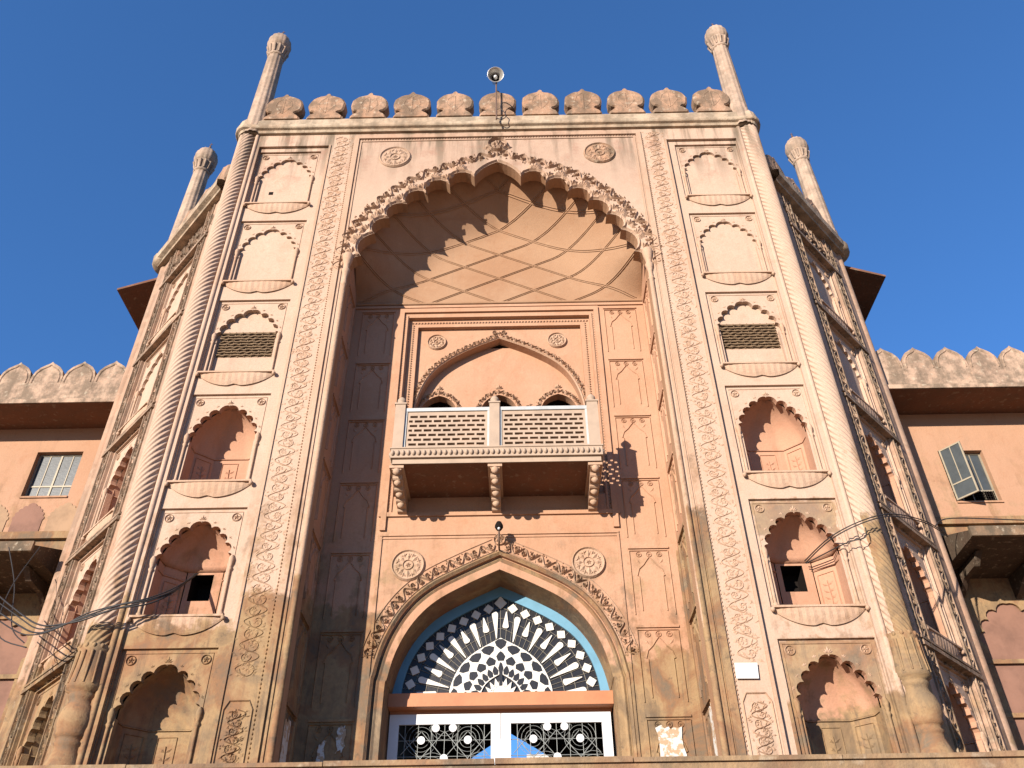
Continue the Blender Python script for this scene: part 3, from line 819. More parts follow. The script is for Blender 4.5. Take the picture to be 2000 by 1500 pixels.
# --- twisted corner columns with vase bases
for s in (-1, 1):
    cx_, cy_ = s * 7.27, .10
    mb = MB()
    tw = s * -2 * math.pi / 2.1
    mb.lathe(cx_, cy_, [(.25, 5.85 + k * .08) for k in range(int((ZT - 5.85) / .08) + 1)], 91, 13, .05, True, tw)
    c = gp(mb, 'twisted_column', m_gate)
    mb = MB(); mb.lathe(cx_, cy_, [(.30, 5.9), (.315, 5.82), (.29, 5.76), (.30, 5.5), (.335, 5.2), (.33, 5.12), (.24, 5.08), (.26, 5.03), (.24, 4.98), (.22, 4.93), (.23, 4.88), (.29, 4.78), (.33, 4.62), (.33, 4.5), (.29, 4.40), (.30, 4.36), (.25, 4.32), (.23, 4.27), (.27, 4.22), (.24, 4.18), (.24, 4.1), (.29, 3.95), (.37, 3.7), (.40, 3.4), (.40, 2.6), (.45, 2.4), (.45, ZB)], 28)
    for k in range(14):
        a = 2 * math.pi * k / 14
        mb.tube([(cx_ + .30 * math.cos(a), cy_ + .30 * math.sin(a), 5.78), (cx_ + .31 * math.cos(a), cy_ + .31 * math.sin(a), 5.5), (cx_ + .335 * math.cos(a), cy_ + .335 * math.sin(a), 5.2)], [.03, .025, .02], 4)
        mb.blob((cx_ + .30 * math.cos(a), cy_ + .30 * math.sin(a), 5.87), .04, .04, .05, 6, 4)
    mb.build('vase_base', m_stone, c)

# --- mouldings on the recess wall
mb = MB()
for s in (-1, 1):
    a, b_ = sorted((s * 2.48, s * 2.60)); mb.box(C1, a, b_, 9.0, 15.55, 0, .06)
    a, b_ = sorted((s * 2.38, s * 2.42)); mb.box(C1, a, b_, 9.45, 15.34, 0, .03)
mb.box(C1, -2.48, 2.48, 15.42, 15.55, 0, .06)
mb.box(C1, -2.65, 2.65, 9.34, 9.44, 0, .05)
for s in (-1, 1):
    a, b_ = sorted((s * 2.53, s * 2.58)); mb.box(C1, a, b_, ZB, 8.86, 0, .03)
mb.box(C1, -2.58, 2.58, 8.87, 8.92, 0, .03); mb.box(C1, -2.53, 2.53, 8.80, 8.83, 0, .02)
mb.box(C1, -3.8, 3.8, 15.60, 15.68, 0, .04)
gp(mb, 'recess_moulding', m_recess)
mb = MB()
for i in range(58): mb.leaf(C1, -2.3 + i * .08, 15.14, R(35), .09, .06, -.12, .05)
for s in (-1, 1):
    for i in range(75): mb.leaf(C1, s * 2.24, 9.5 + i * .075, R(90), .07, .08, -.12, .05)
    for i in range(75): mb.leaf(C1, s * 2.45, 9.5 + i * .078, R(90), .06, .03, 0, .03)
gp(mb, 'rope_bead', m_carve, kind='stuff')
# carved bands along the two pointed arches
mb = MB()
for s in (-1, 1):
    dh = [(s * x, z) for x, z in offset(DO[:len(DO) // 2 + 1], .24) if z > 6.1]
    vine(mb, C1, dh, .26, 0, .05, .36, .035, seed=31 + s)
    for o_ in (.11, .39): mb.ridge(C1, [(s * x, z) for x, z in offset(DO[:len(DO) // 2 + 1], o_) if z > 6.1], .03, 0, .025)
    ah = [(s * x, z) for x, z in offset(AU[:len(AU) // 2 + 1], .11) if z > 11.9]
    vine(mb, C1, ah, .13, -.24, .04, .24, .025, seed=35 + s)
    mb.ridge(C1, [(s * x, z) for x, z in offset(AU[:len(AU) // 2 + 1], .03)], .05, -.24, .04)
finial_carving(mb, C1, 0, 8.78, .2, 0, .06); rosette(mb, C1, 0, 8.74, .12, 0, .05)
finial_carving(mb, C1, 0, 14.86, .12, -.24, .05); rosette(mb, C1, -.12, 14.90, .06, -.24, .04); rosette(mb, C1, .12, 14.90, .06, -.24, .04)
for h, c in zip(holes, (-1.52, -.02, 1.47)):
    hf = [(x, z) for x, z in h if z > 12.4]
    vine(mb, C1, offset(hf, .09), .13, -.5, .04, .22, .025, seed=int(50 + c * 3))
    finial_carving(mb, C1, c, 13.24, .17, -.5, .05)
for c in (-.73, .72):
    for q in range(6): rosette(mb, C1, c + random.uniform(-.2, .2), 12.5 + random.uniform(-.05, .25), .06, -.5, .03, 5, False)
gp(mb, 'arch_band_carving', m_carve)
# side panels of the recess and its jambs
def relief_panel(w, h):
    mb = MB(); a = w / 2
    mb.box(L0, -a, a, h - .05, h, 0, .035)
    mb.ridge(L0, [(-a + .02, 0), (-a + .02, h - .1), (a - .02, h - .1), (a - .02, 0)], .035, 0, .028)
    b = a * .58
    ar = mirror_arch([(b, .08), (b, h * .55), (b * 1.15, h * .56), (b * .95, h * .66), (b * .55, h * .72), (b * .25, h * .79), (0, h * .84)])
    mb.ridge(L0, ar, .03, 0, .025)
    for q in (-1, 0, 1): rosette(mb, L0, q * a * .5, h * .88, a * .13, 0, .02, 5)
    for q in (-1, 1): mb.leaf(L0, q * b * .8, h * .74, R(90 - q * 40), a * .35, a * .15, 0, .02)
    me = mb.mesh('relief_panel'); me.materials.append(m_recess); return me
RP, RPJ = relief_panel(.86, 1.52), relief_panel(.8, 1.52)
for k in range(8):
    z = 15.60 - 1.6 - k * 1.748
    if z < 1.6: continue
    for s in (-1, 1):
        gi('relief_panel', RP, (s * 3.17, DEP - .001, z))
        gi('relief_panel', RPJ, (s * 3.799, .92, z), s * R(-90))

# ------------------------------------------------------------------ balcony
bal_y = .08                                   # its front edge
balc = bpy.data.objects.new('balcony', None); COL.objects.link(balc); balc.parent = gate; balc.location = Vector((0, DEP, 9.85)) - GB
BO = -Vector((0, DEP, 9.85))
CB = Fr(0, DEP, 0); PR = DEP - bal_y
mb = MB(); mb.box(CB, -2.26, 2.22, 9.94, 10.16, .0, PR); mb.box(CB, -2.22, 2.18, 9.82, 9.94, 0, PR - .06)
mb.box(CB, -2.28, 2.24, 10.16, 10.19, 0, PR + .02)
for i in range(40):
    u = -2.22 + i * .1115; mb.blob((u, bal_y - .01, 10.05), .042, .05, .07, 6, 4)
for sx_ in (-2.26, 2.22):
    for i in range(12): mb.blob((sx_, bal_y + .06 + i * .115, 10.05), .05, .042, .07, 6, 4)
mb.build('balcony_slab', m_rail, balc, BO)
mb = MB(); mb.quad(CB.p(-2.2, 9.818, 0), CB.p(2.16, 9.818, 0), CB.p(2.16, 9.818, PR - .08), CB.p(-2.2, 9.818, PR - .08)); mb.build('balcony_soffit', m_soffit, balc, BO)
for u in (-2.13, -.06, 2.05):
    mb = MB(); FB = Fr(u, DEP, -90)            # side view: its u runs outwards from the wall
    prof = catmull([(PR - .12, 9.82), (PR - .14, 9.72), (PR - .30, 9.70), (PR - .36, 9.61), (PR - .60, 9.60), (PR - .68, 9.53), (PR - .95, 9.53), (PR - 1.03, 9.46), (.20, 9.46), (.14, 9.40), (.0, 9.38)], 3)
    poly = [(0, 9.82)] + [(a, b) for a, b in prof]
    mb.prism(FB, [(-(-a), b) for a, b in poly], -.10, .10)
    mb.box(CB, u - .15, u + .15, 9.75, 9.815, .02, PR - .1)
    for q, (a, b) in enumerate(((PR - .18, 9.70), (PR - .45, 9.60), (PR - .80, 9.52), (PR - 1.12, 9.45))):
        mb.blob((u, DEP - a - .02, b), .085, .07, .09)
    mb.build('bracket', m_carve, balc, BO)
def post(u, w):
    mb = MB(); y = bal_y + .02
    mb.box(CB, u - w / 2, u + w / 2, 10.19, 11.36, PR - .30, PR - .03)
    mb.box(CB, u - w / 2 - .02, u + w / 2 + .02, 11.36, 11.40, PR - .32, PR - .01)
    mb.lathe(u, bal_y + .16, [(.10, 11.40), (.06, 11.44), (.10, 11.5), (.10, 11.55), (.05, 11.62), (.0, 11.66)], 10)
    mb.build('railing_post', m_rail, balc, BO)
post(-2.14, .22); post(-.07, .22); post(2.08, .24)
def railing(u0, u1):
    z0, z1 = 10.2, 11.25; hl = []
    nr_, nc_ = 7, 8
    gx0, gx1, gz0, gz1 = u0 + .09, u1 - .09, z0 + .07, z1 - .13
    rh = (gz1 - gz0) / nr_; cw = (gx1 - gx0) / nc_
    for r_ in range(nr_):
        off_ = 0 if r_ % 2 == 0 else cw / 2
        for c in range(-1, nc_ + 1):
            a, b_ = max(gx0, gx0 + c * cw + off_ + .022), min(gx1, gx0 + (c + 1) * cw + off_ - .022)
            if b_ - a > .03: hl.append([(a, gz0 + r_ * rh + .03), (b_, gz0 + r_ * rh + .03), (b_, gz0 + (r_ + 1) * rh - .03), (a, gz0 + (r_ + 1) * rh - .03)])
    mb = MB(); ol = [(u0, z0), (u1, z0), (u1, z1), (u0, z1)]
    mb.plate(CB, ol, hl, PR - .10); mb.plate(CB, ol, hl, PR - .18)
    for h in hl: mb.skirt(CB, h, PR - .10, PR - .18)
    o = mb.build('railing_panel', m_rail, balc, BO)
    mb = MB()
    mb.box(CB, u0, u1, z1 - .06, z1 + .03, PR - .2, PR - .07); mb.box(CB, u0, u0 + .045, z0, z1, PR - .1, PR - .075); mb.box(CB, u1 - .045, u1, z0, z1, PR - .1, PR - .075)
    mb.build('railing_frame', m_railgrey, balc, BO)
railing(-2.03, -.18); railing(.04, 1.96)
# inner floor so that nothing shows through the pierced slabs but shade
# ------------------------------------------------------------------ doorway: doors, beam, fan light
YD = 2.50
CD = Fr(0, YD, 0)
mb = MB(); mb.box(CD, -2.24, 2.24, 5.47, 5.73, -.1, .26); mb.box(CD, -2.22, 2.22, 5.40, 5.47, -.1, -.02); gp(mb, 'door_beam', m_lintel)
def door(u0, u1):
    d = bpy.data.objects.new('door', None); COL.objects.link(d); d.parent = gate; d.location = Vector(((u0 + u1) / 2, YD, ZB)) - GB
    O = -Vector(((u0 + u1) / 2, YD, ZB)); st_ = .19
    mb = MB()
    mb.box(CD, u0, u1, 5.20, 5.395, -.06, 0)
    mb.box(CD, u0, u0 + st_, ZB + .02, 5.2, -.06, 0); mb.box(CD, u1 - st_, u1, ZB + .02, 5.2, -.06, 0); mb.box(CD, u0 + st_, u1 - st_, ZB + .02, ZB + .9, -.055, -.005)
    mb.build('door_frame', m_white, d, O)
    c = (u0 + u1) / 2; a0, a1 = u0 + st_, u1 - st_
    mb = MB()
    cells = []
    for r_ in range(5):
        for q in range(-2, 3): cells.append((c + (q + (r_ % 2) * .5) * .92 - .23, 4.36 - r_ * .55 + .0))
    for (x, z) in cells + [(c - .46, 4.92), (c + .46, 4.92), (c, 5.22)]:
        for rr in (.16, .235, .31):
            run = []
            for k in range(33):
                th = 2 * math.pi * k / 32; px, pz = x + rr * math.cos(th), z + rr * math.sin(th)
                if a0 < px < a1 and ZB + .9 < pz < 5.2: run.append(CD.p(px, pz, -.03))
                else:
                    if len(run) > 1: mb.tube(run, .0045, 4, False)
                    run = []
            if len(run) > 1: mb.tube(run, .0045, 4, False)
    for k in range(7):
        x = a0 + (a1 - a0) * (k + .5) / 7; mb.tube([CD.p(x, ZB + .9, -.035), CD.p(x, 5.2, -.035)], .007, 4, False)
    for k in range(12):
        z = ZB + 1.0 + k * .3
        if z < 5.2: mb.tube([CD.p(a0, z, -.035), CD.p(a1, z, -.035)], .007, 4, False)
    for sg in (-1, 1):
        for k in range(-6, 8):
            x0 = c + k * .46; pts = []
            for q in range(21):
                z = 2.4 + q * .14; x = x0 + sg * (z - 4.56) * .9
                if a0 < x < a1 and z < 5.2: pts.append(CD.p(x, z, -.03))
            if len(pts) > 1: mb.tube(pts, .008, 4, False)
    mb.build('door_grille', m_grille, d, O)
    for (x, z) in ((-.18, 5.13), (.16, 5.13), (-.46, 4.9), (.46, 4.9), (0, 4.56), (-.46, 4.22), (.46, 4.22)):
        mb = MB(); n = 14
        mb.prism(CD, [(c + x + .078 * math.cos(2 * math.pi * i / n), z + .078 * math.sin(2 * math.pi * i / n)) for i in range(n)], -.03, -.008); mb.build('grille_disc', m_white, d, O)
door(-2.215, -.006); door(.006, 2.19)
fan = bpy.data.objects.new('fan_light', None); COL.objects.link(fan); fan.parent = gate; fan.location = Vector((0, YD, 5.73)) - GB
FO = -Vector((0, YD, 5.73))
rimh = catmull([(2.03, 5.73), (1.98, 6.1), (1.84, 6.52), (1.56, 6.95), (1.14, 7.29), (.6, 7.60), (0, 7.88)], 5)
RIM = mirror_arch(rimh)
ou = [(x * 1.02, z) for x, z in DI if z > 5.73]
mb = MB(); mb.plate(CD, [(2.28, 5.73)] + ou + [(-2.28, 5.73)] + list(reversed(RIM)), (), .0); mb.skirt(CD, RIM, 0, -.06, closed=False); mb.build('fan_frame', m_blue, fan, FO)
mb = MB(); mb.plate(CD, [(2.28, 5.70)] + ou + [(-2.28, 5.70)], (), -.055); mb.build('fan_backing', m_black, fan, FO)
FC = (0.0, 5.62)
def ray_r(th, poly):
    c, s_ = math.cos(th), math.sin(th); best = 9
    for (x0, z0), (x1, z1) in zip(poly, poly[1:]):
        x0 -= FC[0]; x1 -= FC[0]; z0 -= FC[1]; z1 -= FC[1]
        den = c * (z1 - z0) - s_ * (x1 - x0)
        if abs(den) < 1e-9: continue
        r_ = (x0 * (z1 - z0) - z0 * (x1 - x0)) / den; t = (c * z0 - s_ * x0) / -den if False else None
        px, pz = r_ * c, r_ * s_
        tt = ((px - x0) * (x1 - x0) + (pz - z0) * (z1 - z0)) / ((x1 - x0) ** 2 + (z1 - z0) ** 2)
        if -.01 <= tt <= 1.01 and r_ > 0: best = min(best, r_)
    return best
def rp(th, r_): return (FC[0] + r_ * math.cos(th), FC[1] + r_ * math.sin(th))
stars = resample(offset(RIM, -.145), 20)
def piece(poly, mat, name, d0=-.05, d1=-.02):
    mb = MB(); mb.prism(CD, poly, d0, d1, back=False); return mb.build(name, mat, fan, FO)
angs = [math.atan2(z - FC[1], x - FC[0]) for x, z in stars]
for (x, z), th in zip(stars, angs):
    if z < 5.80: continue
    k = 1.0 if abs(x) < .05 else .82; poly = []
    for q in range(4):
        a = th + q * math.pi / 2; r0 = .135 * k * (1.25 if abs(x) < .05 and q == 0 else 1); poly.append((x + r0 * math.cos(a), z + r0 * math.sin(a)))
        a += math.pi / 4; poly.append((x + .098 * k * math.cos(a), z + .098 * k * math.sin(a)))
    piece(poly, m_pale, 'fan_diamond')
def pointed(w, H):
    return mirror_arch(catmull([(w, FC[1]), (w * .97, FC[1] + H * .25), (w * .80, FC[1] + H * .55), (w * .5, FC[1] + H * .78), (0, FC[1] + H)], 5))
RG = [pointed(1.06, 1.34), pointed(.84, 1.06), pointed(.64, .82), pointed(.43, .58), pointed(.21, .36)]
for i in range(0, 20):
    ths = [(angs[i] + angs[i + 1]) / 2] if i < 20 else []
    for th in ths:
        ro = ray_r(th, RIM); ri = ray_r(th, RG[0])
        r0, r1 = ri + .03, ro - .27
        poly = []
        for q in range(9):
            a = q / 8 * math.pi - math.pi / 2; w_ = .066
            poly.append((r1 - .07 + w_ * math.cos(a), w_ * math.sin(a)))
        poly.append((r0, .008)); poly.append((r0, -.008))
        c, s_ = math.cos(th), math.sin(th)
        if i % 2 == 1: poly = [(r0 + (r1 - a) * .62 + .22, b) for a, b in reversed(poly)]
        piece([(FC[0] + a * c - b * s_, FC[1] + a * s_ + b * c) for a, b in poly if FC[1] + a * s_ + b * c > 5.735 or True], m_pale, 'fan_teardrop')
for k in range(4):
    o_, i_ = RG[k], RG[k + 1]
    clip = lambda pl: [(x, max(z, 5.735)) for x, z in pl]
    if k < 3: piece(clip(o_) + list(reversed(clip(i_))), m_pale, 'fan_band')
    nb = (11, 11, 15, 11)[k]
    oo = resample(o_, nb); ii = resample(i_, nb)
    for q in range(nb):
        th = math.atan2((oo[q][1] + oo[q + 1][1]) / 2 - FC[1], (oo[q][0] + oo[q + 1][0]) / 2)
        if th < .06 or th > math.pi - .06: continue
        r1, r0 = ray_r(th, o_) - .03, ray_r(th, i_) + .025
        w_ = math.dist(oo[q], oo[q + 1]) * .43
        L_ = r1 - r0; c, s_ = math.cos(th), math.sin(th)
        if k == 0: shp = [(r0, 0), (r0 + L_ * .35, w_ * .75), (r0 + L_ * .75, w_), (r1, w_ * .35), (r1, -w_ * .35), (r0 + L_ * .75, -w_), (r0 + L_ * .35, -w_ * .75)]
        elif k == 3: shp = [(r0 - .02, w_), (r1, 0), (r0 - .02, -w_)]
        else: shp = [(r0, w_ * .6), (r0 + L_ * .5, w_ * .95), (r1 - .02, w_ * .5), (r1 + .02, 0), (r1 - .02, -w_ * .5), (r0 + L_ * .5, -w_ * .95), (r0, -w_ * .6)]
        piece([(FC[0] + a * c - b * s_, FC[1] + a * s_ + b * c) for a, b in shp], m_pale if k == 3 else m_black, 'fan_bud', -.03 if k < 3 else -.05, -.012)
piece([(x, max(z, 5.735)) for x, z in RG[4]], m_pale, 'fan_heart')
piece([(-.035, 5.95), (.035, 5.95), (.03, 6.40), (0, 6.44), (-.03, 6.40)], m_black, 'fan_bud', -.03, -.008)
mb = MB()
for th in [math.pi * k / 40 for k in range(1, 40)]:
    a, b_ = rp(th, ray_r(th, RG[0])), rp(th, ray_r(th, RIM)); mb.tube([CD.p(*a, -.045), CD.p(*b_, -.045)], .006, 4, False)
for f in (.25, .5, .75):
    mb.tube([CD.p(*rp(th, lerp(ray_r(th, RG[0]), ray_r(th, RIM), f)), -.045) for th in [math.pi * k / 60 + .03 for k in range(59)]], .006, 4, False)
mb.build('fan_tracery', m_leadline, fan, FO)
# passage through the gate, open to the courtyard
mb = MB()
for s in (-1, 1): mb.quad((s * 3.4, YD + .1, ZB), (s * 3.4, 17, ZB), (s * 3.4, 17, 9.55), (s * 3.4, YD + .1, 9.55))
mb.quad((-3.4, YD + .1, 9.39), (3.4, YD + .1, 9.39), (3.4, 17, 9.39), (-3.4, 17, 9.39))
CE = Fr(0, 17, 0)
PO = arch_in([(2.4, ZB), (2.4, 6.4), (2.2, 7.4), (1.55, 8.2), (0, 9.15)])
mb.plate(CE, [(-3.4, ZB), (-3.4, 9.5), (3.4, 9.5), (3.4, ZB)] + PO, (), 0)
gp(mb, 'passage', m_room)

# ------------------------------------------------------------------ the two wings
def wing(s, label):
    base = Vector((s * 14, 4.5, ZB))
    w = thing('wing_building', label, 'building', base, 'low wings either side of the gatehouse')
    def wp(mb_, name, mat, par=None, **kw): return mb_.build(name, mat, par or w, -base if par is None else None, **kw)
    x0, x1 = sorted((s * 9.9, s * 34.0)); Cw = Fr(0, 4.5, 0)
    if s < 0: wx0, wx1, wz0, wz1 = -12.78, -11.52, 11.80, 13.22
    else: wx0, wx1, wz0, wz1 = 11.80, 12.99, 11.20, 12.78
    hole = [(wx0, wz0), (wx1, wz0), (wx1, wz1), (wx0, wz1)]
    win_x = [(wx0, wx1)]
    holes_ = [hole]
    mb = MB(); mb.plate(Cw, [(x0, 10.7), (x1, 10.7), (x1, 14.2), (x0, 14.2)], holes_, 0)
    mb.skirt(Cw, hole, 0, -.22)
    mb.quad((x0, 4.5, 14.2), (x1, 4.5, 14.2), (x1, 12, 14.2), (x0, 12, 14.2)); mb.quad((x0, 12, ZB), (x1, 12, ZB), (x1, 12, 14.2), (x0, 12, 14.2))
    xe = x1 if s > 0 else x0
    mb.quad((xe, 4.5, ZB), (xe, 12, ZB), (xe, 12, 14.2), (xe, 4.5, 14.2))
    wp(mb, 'wall', m_wing)
    # lower storey with blind scalloped arches
    ol, cs, bs = cusped(.82, 7.4, .95, 4, 4.6)
    hs = [[(x + s * c, z) for x, z in ol] for c in (12.05, 14.1, 16.15, 18.2, 20.25, 22.3)]
    mb = MB(); mb.plate(Cw, [(x0, ZB), (x1, ZB), (x1, 10.5), (x0, 10.5)], hs, -.0)
    for h in hs: mb.skirt(Cw, h, 0, -.07)
    mb.box(Cw, x0, x1, 10.5, 10.7, -.05, .12)
    wp(mb, 'lower_wall', m_stone)
    mb = MB()
    for h in hs: mb.plate(Cw, h, (), -.07)
    wp(mb, 'blind_arch', m_darkpink)
    mb = MB()
    for z in (6.95, 5.75): mb.box(Cw, x0, x1, z, z + .10, .0, .02)
    wp(mb, 'string_course', m_stone)
    # eaves
    def eave(zf, zb, proj, th, lip, xin, mat, name):
        mb = MB(); pr_ = [(0, zb), (proj, zf), (proj, zf + th), (.0, zb + th + lip)]
        a, b = sorted((s * xin, s * 34.0))
        mb.grid([[Cw.p(u, z, d) for d, z in pr_] for u in (a, b)], False)
        ue = s * xin
        mb.quad(*[Cw.p(ue, z, d) for d, z in pr_])
        return wp(mb, name, mat)
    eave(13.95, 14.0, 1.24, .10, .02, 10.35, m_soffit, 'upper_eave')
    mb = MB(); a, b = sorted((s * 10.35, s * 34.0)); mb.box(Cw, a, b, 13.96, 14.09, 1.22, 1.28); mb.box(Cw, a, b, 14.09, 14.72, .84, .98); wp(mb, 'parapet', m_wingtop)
    eave(9.10, 9.05, 2.1, .16, .9, 10.62, m_eaveshade, 'lower_eave')
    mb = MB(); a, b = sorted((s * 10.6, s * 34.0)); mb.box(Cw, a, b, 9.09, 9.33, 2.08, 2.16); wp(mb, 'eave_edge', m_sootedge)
    for k in range(12):
        u = s * (11.0 + k * 1.4); FBk = Fr(u, 4.5, -90)
        mb = MB(); mb.prism(FBk, [(0, 9.04), (1.5, 9.04), (1.2, 8.8), (.6, 8.78), (.25, 8.6), (0, 8.5)], -.07, .07); wp(mb, 'eave_bracket', m_eaveshade)
    # merlons
    mhw = [(.45, 0), (.45, .22), (.44, .44), (.385, .63), (.28, .77), (.15, .86), (.05, .92), (0, .98)]
    mb = MB(); pl = [(x, z) for x, z in mirror_arch(mhw)]
    mb.prism(L0, pl, -.14, 0); mb.ridge(L0, [(x * .82, .05 + z * .82) for x, z in pl[1:-1]], .05, 0, .025)
    me = mb.mesh('merlon'); me.materials.append(m_wingtop)
    for k in range(14): inst('merlon', me, w, Vector((s * (10.9 + k * .906) if s < 0 else 10.72 + k * .906, 3.52 - .002, 14.66)) - base)
    # window
    f = bpy.data.objects.new('window', None); COL.objects.link(f); f.parent = w; f.location = Vector((wx0, 4.5, wz0)) - base
    fo = -Vector((wx0, 4.5, wz0))
    mb = MB(); mb.box(Cw, wx0, wx1, wz0 - .05, wz0, -.1, .04); mb.build('window_sill', m_wing, f, fo)
    mb = MB(); dd = -.16
    for a in (wx0, wx1 - .05, (wx0 + wx1) / 2 - .025): mb.box(Cw, a, a + .05, wz0, wz1, dd - .03, dd + .01)
    for z in (wz0, wz1 - .05, wz0 + .38): mb.box(Cw, wx0 + .05, wx1 - .05, z, z + .045, dd - .028, dd + .008)
    for k in range(1, 4):
        if k == 2: continue
        x = lerp(wx0, wx1, k / 4); mb.box(Cw, x - .012, x + .012, wz0, wz1, dd - .02, dd + .004)
    mb.build('window_frame', m_winframe, f, fo)
    for k in range(4 if s < 0 else 2):
        a = lerp(wx0, wx1, (k + (0 if s < 0 else 2)) / 4) + .02
        mb = MB(); mb.box(Cw, a, a + (wx1 - wx0) / 4 - .04, (wz0 + .43) if s > 0 else wz0 + .05, wz1 - .05, dd - .02, dd - .012); mb.build('window_pane', m_glass, f, fo)
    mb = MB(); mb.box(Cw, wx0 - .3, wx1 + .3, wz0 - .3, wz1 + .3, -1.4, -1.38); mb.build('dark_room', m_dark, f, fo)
    if s > 0:
        # the left casement stands open towards us
        fr = Fr(wx0 + .02, 4.5 - .02, -52); cw_ = .60
        mb = MB()
        for a in (0, cw_ - .04): mb.box(fr, a, a + .04, wz0 + .02, wz1 - .02, -.02, .02)
        for z in (wz0 + .02, wz1 - .06, wz0 + .45): mb.box(fr, .04, cw_ - .04, z, z + .04, -.018, .018)
        mb.box(fr, cw_ / 2 - .012, cw_ / 2 + .012, wz0 + .49, wz1 - .06, -.015, .015)
        mb.build('open_casement', m_winframe, f, fo)
        mb = MB(); mb.box(fr, .04, cw_ - .04, wz0 + .06, wz1 - .06, -.004, .004); mb.build('casement_pane', m_glass, f, fo)
        mb = MB()
        for k in range(9):
            x = lerp(wx0 + .6, wx1 - .05, k / 8); mb.tube([Cw.p(x, wz0 + .04, dd + .03), Cw.p(x, wz0 + .38, dd + .03)], .01, 4)
        for k in range(5):
            z = wz0 + .06 + k * .075; mb.tube([Cw.p(wx0 + .6, z, dd + .03), Cw.p(wx1 - .05, z, dd + .03)], .01, 4)
        mb.build('window_grille', m_dark, f, fo)
    else:
        # painted scalloped panels under the window
        for k in range(7):
            o2, _, _ = cusped(.39, .38, .46, 5, .01, .35, 4)
            c = -11.42 - k * .93
            mb = MB(); mb.prism(Cw, [(x + c, z + 10.71) for x, z in o2], .001, .018, back=False)
            wp(mb, 'painted_arch', m_darkpink if k % 2 else m_oldtan)
    return w
wing(-1, 'low peach wing left of the gatehouse, shut four pane window above red painted arches')
wing(1, 'low peach wing right of the gatehouse, its window casement hanging open')

# ------------------------------------------------------------------ things on the gate
# loudspeaker on a pole
hs = thing('loudspeaker', 'grey horn loudspeaker on a thin pole before the middle merlon', 'loudspeaker', (-.02, -.36, ZT + .5))
HO = -Vector((-.02, -.36, ZT + .5))
mb = MB(); mb.tube([(-.02, -.36, ZT + .1), (-.03, -.36, 23.08)], .026, 6); mb.build('pole', m_pole, hs, HO)
ax = Vector((.05, -1, -.55)).normalized(); x_ = ax.cross(Vector((0, 0, 1))).normalized(); y_ = ax.cross(x_)
hc = Vector((-.05, -.42, 23.27))
def ringp(r_, a): return [hc + ax * a + x_ * (r_ * math.cos(2 * math.pi * k / 24)) + y_ * (r_ * math.sin(2 * math.pi * k / 24)) for k in range(24)]
mb = MB(); mb.grid([ringp(r_, a) for r_, a in ((.02, -.30), (.10, -.30), (.11, -.14), (.13, -.10), (.17, .0), (.205, .10), (.245, .14), (.25, .155), (.237, .15), (.195, .09), (.15, .0), (.11, -.06), (.10, -.12), (.0, -.12))], True, True); mb.build('horn', m_alu, hs, HO)
mb = MB(); mb.grid([ringp(r_, a) for r_, a in ((.0, .07), (.035, .06), (.055, .03), (.055, -.02), (.05, -.12))], True, True); mb.build('horn_cone', m_white, hs, HO)
mb = MB(); mb.grid([ringp(r_, a) for r_, a in ((.115, -.055), (.06, -.055))], True, True); mb.build('throat', m_dark, hs, HO)
mb = MB(); mb.tube(catmull([(-.02, -.34, 21.30), (.12, -.34, 21.24), (.24, -.34, 21.34), (.22, -.34, 21.55), (.10, -.33, 21.8), (.14, -.32, 22.05), (.28, -.28, 22.12), (.48, -.14, 22.02), (.6, .3, 21.9)], 5), .014, 5); mb.build('wire', m_cable, hs, HO)
# lamp over the doorway arch
lp = thing('wall_lamp', 'small dark lamp on a stalk above the doorway arch', 'lamp', (0, DEP, 8.55))
LO = -Vector((0, DEP, 8.55))
mb = MB(); mb.tube(catmull([(0, DEP, 8.50), (0, DEP - .2, 8.48), (0, DEP - .36, 8.56), (.0, DEP - .38, 8.78)], 4), .022, 5); mb.build('stalk', m_pole, lp, LO)
mb = MB(); mb.lathe(0, DEP - .38, [(.0, 8.98), (.05, 8.97), (.085, 8.90), (.09, 8.84), (.06, 8.79), (.03, 8.76)], 12); mb.build('lamp_shade', m_dark, lp, LO)
mb = MB(); mb.blob((0, DEP - .42, 8.80), .035, .035, .035); mb.build('bulb', m_white, lp, LO)
# thin black tube drawn down the step beside the right-hand frieze
mb = MB(); mb.tube([(4.845, .06, 20.6), (4.847, .06, 14), (4.845, .06, 2.2)], .011, 5)
mb.build('black_line', m_cable, label='thin black line running down the wall beside the right carved frieze', category='cable')
# cables out of the two little windows
def cable(name, pts, r_, label, group, mat=m_cable):
    mb = MB(); mb.tube(catmull(pts, 6), r_, 5); o = mb.build(name, mat); o['label'] = label; o['category'] = 'cable'; o['group'] = group
G1, G2 = 'cables from the left niche window', 'cables from the right niche window'
LC = ['black cable bundled with others out of the left niche window, topmost', 'black cable bundled with others out of the left niche window, second', 'black cable bundled with others out of the left niche window, third', 'black cable bundled with others out of the left niche window, lowest']
LP_ = [(-6.05, 0.75, 7.68), (-6.11, 0.0, 7.03), (-6.41, -0.3, 6.7), (-6.89, -0.4, 6.54), (-7.4, -0.4, 6.37), (-7.87, -0.3, 6.25), (-8.38, -0.1, 6.25), (-9.12, 0.3, 6.63), (-11.1, 1.5, 7.9)]
for k in range(4):
    r_ = random.Random(k)
    pts = [(x + r_.uniform(-.03, .03), y, z - k * .035 * min(1, i) + r_.uniform(-.02, .02) * (i > 0) + (.10 * (k - 1.5) * max(0, i - 4) * .5)) for i, (x, y, z) in enumerate(LP_)]
    cable('cable', pts, .013 + .003 * (k % 2), LC[k], G1)
